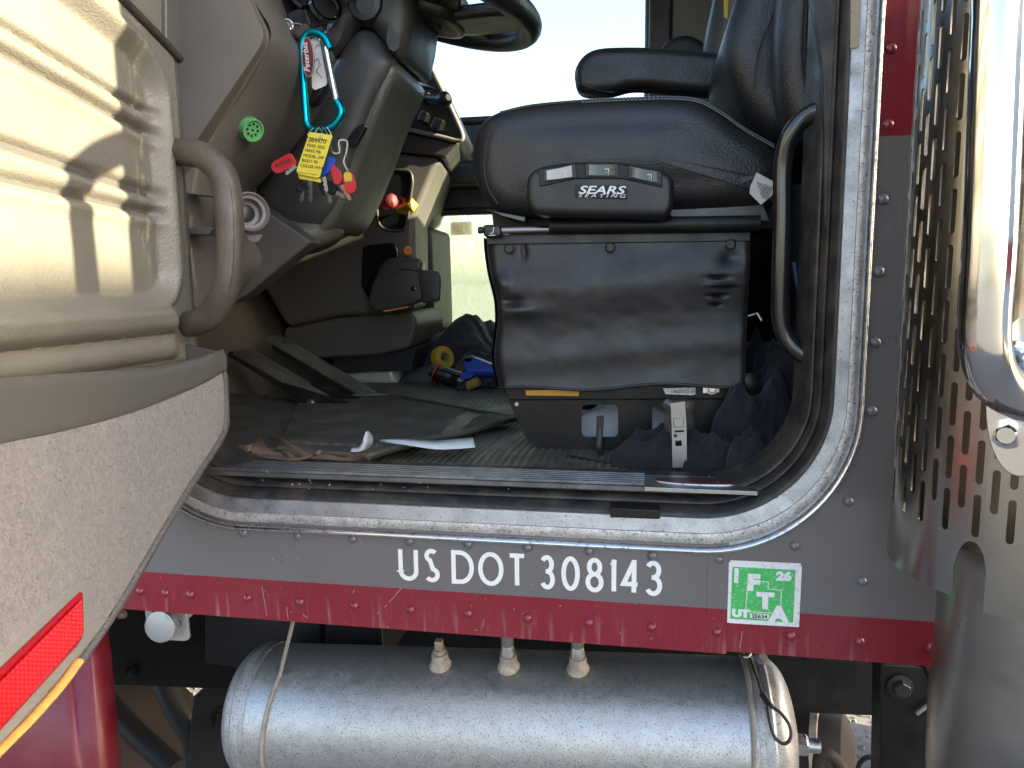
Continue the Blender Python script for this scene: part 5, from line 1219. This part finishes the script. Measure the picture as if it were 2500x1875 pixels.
prism('bracket_brace', PL([(2250,1618),(2292,1630),(2350,1702),(2350,1778),(2290,1712)], .155), (0,.05,0), M_BLKMET, ch, bevel=.004)
M_TEALG = mat('dark_teal_plate', (.02,.035,.045), .35, coat=.3, speck=.5, sscale=150, scol=(.2,.22,.24))
prism('side_plate', PL([(2282,1632),(2350,1640),(2350,1700)], .20), (0,.01,0), M_TEALG, ch, bevel=.001)
hexbolt('bolt', P(2197,1675,.158), (0,-1,0), .013, .016, M_DARK, ch)
tube('bracket_clip', PL([(2238,1743),(2278,1712)], .15), .003, M_STRP, ch, res=8)
hexbolt('bolt', P(316,1637,.466), (0,-1,0), .014, .018, M_BLKMET, ch); hexbolt('bolt', P(300,1498,.30), (0,-1,0), .007, .012, M_WELD, ch)
# suspension and steering gear far behind, mostly in darkness
M_RUST = mat('dark_rust', (.028,.017,.011), .8, bump=.6, bscale=60, var=.3, vscale=8)
lathe('brake_drum', [(.10,-.03),(.22,-.03),(.235,0),(.235,.12),(.16,.15)], P(330,1810,.95), (.25,-1,.1), M_RUST, ch, res=40)
tube('tie_rod', [P(400,1660,.75), P(425,1720,.72), P(475,1800,.70), P(500,1960,.68)], .035, M_DARK, ch, res=14)
tube('air_hose', [P(250,1700,.60), P(330,1790,.55), P(430,1880,.50)], .028, M_DARK, ch, res=12)
prism('spring_hanger', PL([(470,1700),(600,1700),(600,1960),(455,1960),(462,1790)], .62), (0,.08,0), M_DARK, ch, bevel=.006)
tube('hanger_slot', cat(PL([(530,1740),(528,1770),(520,1770),(522,1735),(545,1728)], .615), 3), .004, M_BLKMET, ch, res=6)
lathe('brake_chamber', [(.02,-.06),(.055,-.055),(.085,-.02),(.09,.01),(.075,.05),(.03,.07)], P(2000,1820,.55), (.9,-.3,.1), M_RUST, ch, res=32)
lathe('brake_chamber_band', [(.088,-.01),(.096,-.008),(.096,.006),(.088,.008)], P(2000,1820,.55), (.9,-.3,.1), M_WELD, ch, res=32, cap=False)
tube('chamber_hose', cat(PL([(2000,1900),(2000,1850),(2030,1845),(2060,1885)], .40), 4), .012, M_RUST, ch, res=10)
tube('wire_loop', cat(PL([(2092,1890),(2100,1862),(2122,1848),(2142,1858),(2152,1890)], .25), 5), .004, M_RUST, ch, res=8)
tube('stud', PL([(2310,1805),(2318,1850)], .10), .009, M_DARK, ch, res=10)
tube('stud_ring', cat(PL([(2285,1880),(2300,1856),(2340,1848),(2352,1880)], .10), 5), .010, M_RUST, ch, res=10)
# far-side skirt added to shade the ground; it also closes the view below
fr = thing('far_shade_fairing', 'dark skirt added on the far side of the chassis to shade the ground', 'shade_fairing', (-.2, 1.95, .2))
bx('shade_fairing', (-2.4,YF+.08,.18), (.98,YF+.14,1.1), M_DARK, fr)
bx('ground_shade_box', (1.16,1.15,.12), (1.75,1.53,.85), M_DARK, ch, bevel=.01)  # unseen box, added to keep sun off the ground behind the cab
# unseen trailer added behind, out of the picture: it is what the chrome mirrors and what keeps the low sun off the lower door
tl = thing('sun_block_trailer', 'unseen white box trailer with red stripe added beyond the right edge to block low sun', 'trailer', (8, -2.4, 0))
M_TRL = mat('trailer_white', (.55,.54,.52), .4); M_TRR = mat('trailer_red', (.35,.02,.02), .4); M_TRY = mat('trailer_yellow', (.6,.42,.03), .4); M_TYRE = mat('tyre_rubber', (.02,.02,.02), .8)
tb = bx('box_body', (7.0,-5.2,1.05), (13,-.35,4.23), M_TRL, tl, bevel=.02)
bx('stripe', (6.985,-5.15,1.6), (7.0,-.40,2.0), M_TRR, tb); bx('bumper', (6.95,-5.1,.55), (7.05,-.45,.72), M_TRY, tl)
for yy in (-4.9,-4.5,-1.05,-.65): lathe('wheel', [(.2,-.14),(.5,-.14),(.52,-.1),(.52,.1),(.5,.14),(.2,.14)], (8.2, yy, .52), (0,1,0), M_TYRE, tl, res=32)
# power socket with hinged cap under the red panel
skt = thing('power_socket', 'grey metal socket with round hinged cap under the red panel', 'socket', tuple(P(405,1565,.03)))
M_ZAM = mat('grey_zinc_casting', (.42,.42,.42), .45, .6, bump=.4, bscale=180, speck=.4, sscale=60, scol=(.2,.19,.18), dust=.3)
prism('socket_plate', fillet(PL([(352,1482),(454,1488),(462,1560),(452,1566),(368,1561),(360,1552)], .03), .006, 3, True), (0,.006,0), M_ZAM, skt, bevel=.0015)
lathe('socket_barrel', [(.024,0),(.025,.012),(.023,.014)], P(398,1526,.03), (0,-1,0), M_ZAM, skt, res=30)
cp_ = lathe('socket_cap', [(.024,.0),(.0255,.001),(.0255,.005),(.022,.0065)], P(396,1527,.014), (0,-1,.05), M_ZAM, skt, res=36)
prism('cap_tab', cat(PL([(385,1560),(412,1560),(405,1567),(392,1567)], .0085), 3, True), (0,.005,0), M_ZAM, cp_, bevel=.001)
bx('cap_hinge', tuple(P(366,1499,.012)), tuple(P(404,1487,.026)), M_ZAM, skt, bevel=.001)
lathe('screw', [(.0045,0),(.0045,.0012),(.002,.0016)], P(441,1522,.029), (0,-1,0), M_STEEL, skt, res=12)
prism('socket_bracket', PL([(455,1485),(482,1488),(458,1512)], .034), (0,.01,0), M_WELD, skt, bevel=.001)
# maroon front fender below the door
fe = thing('front_fender', 'maroon fender panel with folded edge at the lower left', 'fender', (-1.1, 0, .6))
fp = [V3((x, y, 0)) for x, y in ((-1.9,-.02),(-1.2,-.02),(-.93,-.02),(-.925,-.0195),(-.920,-.016),(-.917,-.0125),(-.912,-.012),(-.885,-.012),(-.881,-.008),(-.880,.03))]
M_FEN = mat('fender_paint', (.13,.002,.012), .42, coat=.1, dust=.2, dustcol=(.3,.12,.11), vscale=6, rvar=.06)
loft('fender_panel', [[V3((p.x, p.y, z)) for p in fp] for z in (.35, 1.082)], M_FEN, fe, closed=False, solid=.003)
prism('hood', [V3((-2.9,y,z)) for y, z in ((.12,.9),(.12,1.75),(.25,1.98),(1.45,1.98),(1.58,1.75),(1.58,.9))], (1.58,0,.05), M_FEN, fe, bevel=.04)
# tan label on the rear door pillar and the pillar's rubber trim
prism('pillar_label', PL([(2078,-60),(2104,-60),(2098,108),(2092,116),(2076,118)], -.0056), (0,.0006,0), mat('tan_label', (.42,.33,.22), .6, speck=.3, sscale=150, scol=(.2,.15,.1)), cab, bevel=0)
prism('pillar_trim', cat(PL([(1975,-80),(2036,-60),(2052,40),(2062,95),(2063,160),(2054,330),(2046,600),(2030,620),(2014,600),(2013,330),(2010,180),(2003,110)], .022), 3, True), (0,.02,0), M_SEAL, cab, bevel=.003)
# ------------------------------------------------------------------ slotted heat shield round the exhaust
M_INOX = mat('stainless_shield', (.31,.295,.27), .22, 1, bump=.06, bscale=40, var=.06, rvar=.06, vscale=5)
M_EXH = mat('exhaust_pipe_steel', (.27,.26,.245), .34, 1, var=.12, vscale=5, rvar=.1)
SX, SY, SR = .396, -.150, .122
shd = thing('heat_shield', 'slotted stainless heat shield with chrome grab tube at the right edge', 'heat shield', (SX, SY, 1.2))
A0 = math.radians(98)
def SP(s, z, r=SR): a = A0+s/SR; return V3((SX+r*math.cos(a), SY+r*math.sin(a), z))
def s_of(px, py):
    d = ray(px, py); ox, oy = CAM.x-SX, CAM.y-SY; a = d.x**2+d.y**2; b = 2*(ox*d.x+oy*d.y); c = ox*ox+oy*oy-SR*SR; q = max(0, b*b-4*a*c)
    t = (-b-math.sqrt(q))/(2*a); p = CAM+d*t; return ((math.atan2(p.y-SY, p.x-SX) % (2*math.pi))-A0)*SR, p.z
COLW, PIT_, SLW, SLL = .0142, .0530, .0066, .0430
V = []; F = []
def cell(s0, z0):
    """one slot in its own rectangle of sheet"""
    b = len(V); cs, cz = s0+COLW/2, z0+PIT_/2; r = SLW/2; hl = SLL/2-r
    inner = [(cs+r*math.cos(math.radians(a)), cz+hl+r*math.sin(math.radians(a))) for a in range(0, 181, 30)]+[(cs+r*math.cos(math.radians(a)), cz-hl+r*math.sin(math.radians(a))) for a in range(180, 361, 30)]
    L_, R_, T_p, B_p = s0, s0+COLW, z0+PIT_, z0; q = COLW*.22
    outer_ = [(R_,cz+hl),(R_,T_p),(cs+q,T_p),(cs,T_p),(cs-q,T_p),(L_,T_p),(L_,cz+hl),(L_,cz-hl),(L_,B_p),(cs-q,B_p),(cs,B_p),(cs+q,B_p),(R_,B_p),(R_,cz-hl)]
    n = len(inner)
    for s, z in inner+outer_: V.append(SP(s, z))
    for i in range(n): F.append((b+i, b+(i+1)%n, b+n+(i+1)%n, b+n+i))
def strip(s0, s1, z0, z1, k=1):
    b = len(V); n = max(1, int((s1-s0)/.006))
    for i in range(n+1):
        s = s0+(s1-s0)*i/n; V.append(SP(s, z0 if not callable(z0) else z0(s))); V.append(SP(s, z1 if not callable(z1) else z1(s)))
    for i in range(n): F.append((b+2*i, b+2*i+2, b+2*i+3, b+2*i+1))
sA, zA = s_of(2262, 1292)
zlow = zA+.001; ZS = 2.95
NC = 36
sc0 = .004
for c in range(NC):
    s0 = sc0+c*COLW; off = 0 if c%2 else PIT_/2
    zst = zlow+off
    nr = int((ZS-zst)/PIT_)
    for r_ in range(nr): cell(s0, zst+r_*PIT_)
    strip(s0, s0+COLW, zst+nr*PIT_, ZS)
    COLS = globals().setdefault('COLS', []); COLS.append((s0, zst))
kA, kB = s_of(2200,1392), s_of(2318,1452); kC, kD = s_of(2330,1400), s_of(2411,1340); zcut = s_of(2375,1322)[1]; zB = s_of(2450,1508)[1]
for s0, zst in COLS:
    n = 6
    for i in range(n):
        a, b_ = s0+COLW*i/n, s0+COLW*(i+1)/n; m_ = (a+b_)/2
        def lowz(s):
            if s < kA[0]: return kA[1]+.03*(1-max(0, s)/kA[0])**2
            if s <= kC[0]: return kA[1]+(kB[1]-kA[1])*(s-kA[0])/(kB[0]-kA[0])
            if s < kD[0]:
                t = (s-(kC[0]+kD[0])/2)/((kD[0]-kC[0])/2); return zcut-.03+.03*math.sqrt(max(0, 1-t*t))
            return zB
        ka = lowz(min(max(a, 0), kC[0]) if m_ <= kC[0] else (max(a, kC[0]+1e-6) if m_ < kD[0] else max(a, kD[0])))
        kb = lowz(min(b_, kC[0]) if m_ <= kC[0] else (min(b_, kD[0]-1e-6) if m_ < kD[0] else b_))
        bse = len(V); V += [SP(a, min(ka, zst)), SP(b_, min(kb, zst)), SP(b_, zst), SP(a, zst)]; F.append((bse, bse+1, bse+2, bse+3))
strip(-.012, sc0, lambda s: kA[1]+.03, ZS); strip(sc0+NC*COLW, sc0+NC*COLW+.02, zB, ZS)
bm = bmesh.new(); vv = [bm.verts.new(v) for v in V]
for f in F:
    try: bm.faces.new([vv[i] for i in f])
    except ValueError: pass
bmesh.ops.remove_doubles(bm, verts=bm.verts, dist=2e-5)
for f in bm.faces:
    c_ = f.calc_center_median(); f.normal_update()
    if f.normal.dot(V3((c_.x-SX, c_.y-SY, 0))) < 0: f.normal_flip()
# give the sheet its thickness: an inner copy and rims round every slot
me = bpy.data.meshes.new('shield_sheet'); bm.to_mesh(me); bm.free()
nv = len(me.vertices); co_ = [v.co.copy() for v in me.vertices]; fc = [tuple(p.vertices) for p in me.polygons]; cnt = {}
for f in fc:
    for i in range(len(f)): cnt.setdefault(tuple(sorted((f[i-1], f[i]))), []).append((f[i-1], f[i]))
V2 = co_+[V3((SX+(v.x-SX)*(SR-.0017)/SR, SY+(v.y-SY)*(SR-.0017)/SR, v.z)) for v in co_]
F2 = fc+[tuple(i+nv for i in reversed(f)) for f in fc]+[(b, a, a+nv, b+nv) for k, l in cnt.items() if len(l) == 1 for a, b in l]
so = add('shield_sheet', V2, F2, M_INOX, shd, smooth=True, angle=32, recalc=False)
# exhaust stack inside and the pipe leaving below
lathe('exhaust_stack', [(.098,0),(.098,1.75)], (SX+.010, SY+.018, 1.32), (0,0,1), mat('sooty_stack', (.22,.17,.11), .45, .7, var=.3, vscale=6), shd, res=40)
prof = [(.062,-.75),(.070,-.55),(.080,-.40),(.088,-.30),(.0905,-.22),(.088,-.14),(.0885,-.06),(.089,.0)]
lathe('exhaust_pipe', prof, (SX+.025, SY+.012, 1.33), (0,0,1), M_EXH, shd, res=56, angle=80)
# chrome grab tube, its foot plate and bolts
YG = -.335
gt_ = cat([P(x, y, Y) for x, y, Y in ((2640,-905,YG+.085),(2580,-890,YG+.055),(2520,-850,YG+.020),(2490,-780,YG),(2470,-520,YG),(2455,-250,YG),(2440,0,YG),(2428,300,YG),(2416,600,YG),(2404,780,YG),(2408,870,YG+.002),(2432,930,YG+.012),(2475,965,YG+.030),(2530,985,YG+.055),(2590,1000,YG+.085))], 8)
gtb = tube('grab_tube', gt_, .0192, M_CHROME, shd, res=32)
s1, z1 = s_of(2490, 960)
fl = []
for k in range(40):
    a = 2*math.pi*k/40; fl.append(SP(s1+.030*math.cos(a)+.004, z1-.002+.075*math.sin(a)*(1 if abs(math.sin(a)) > .2 else 1), SR+.0012))
ft_ = prism('foot_plate', fl, V3((SP(s1, z1, SR+.005)-SP(s1, z1, SR+.0012))), M_CHROME, gtb, bevel=.001)
for (x, y) in ((2478,868),(2462,1057)):
    s_, z_ = s_of(x, y); hexbolt('bolt', SP(s_, z_, SR+.0045), SP(s_, z_, SR+1)-SP(s_, z_, SR), .0095, .011, M_CHROME, gtb)
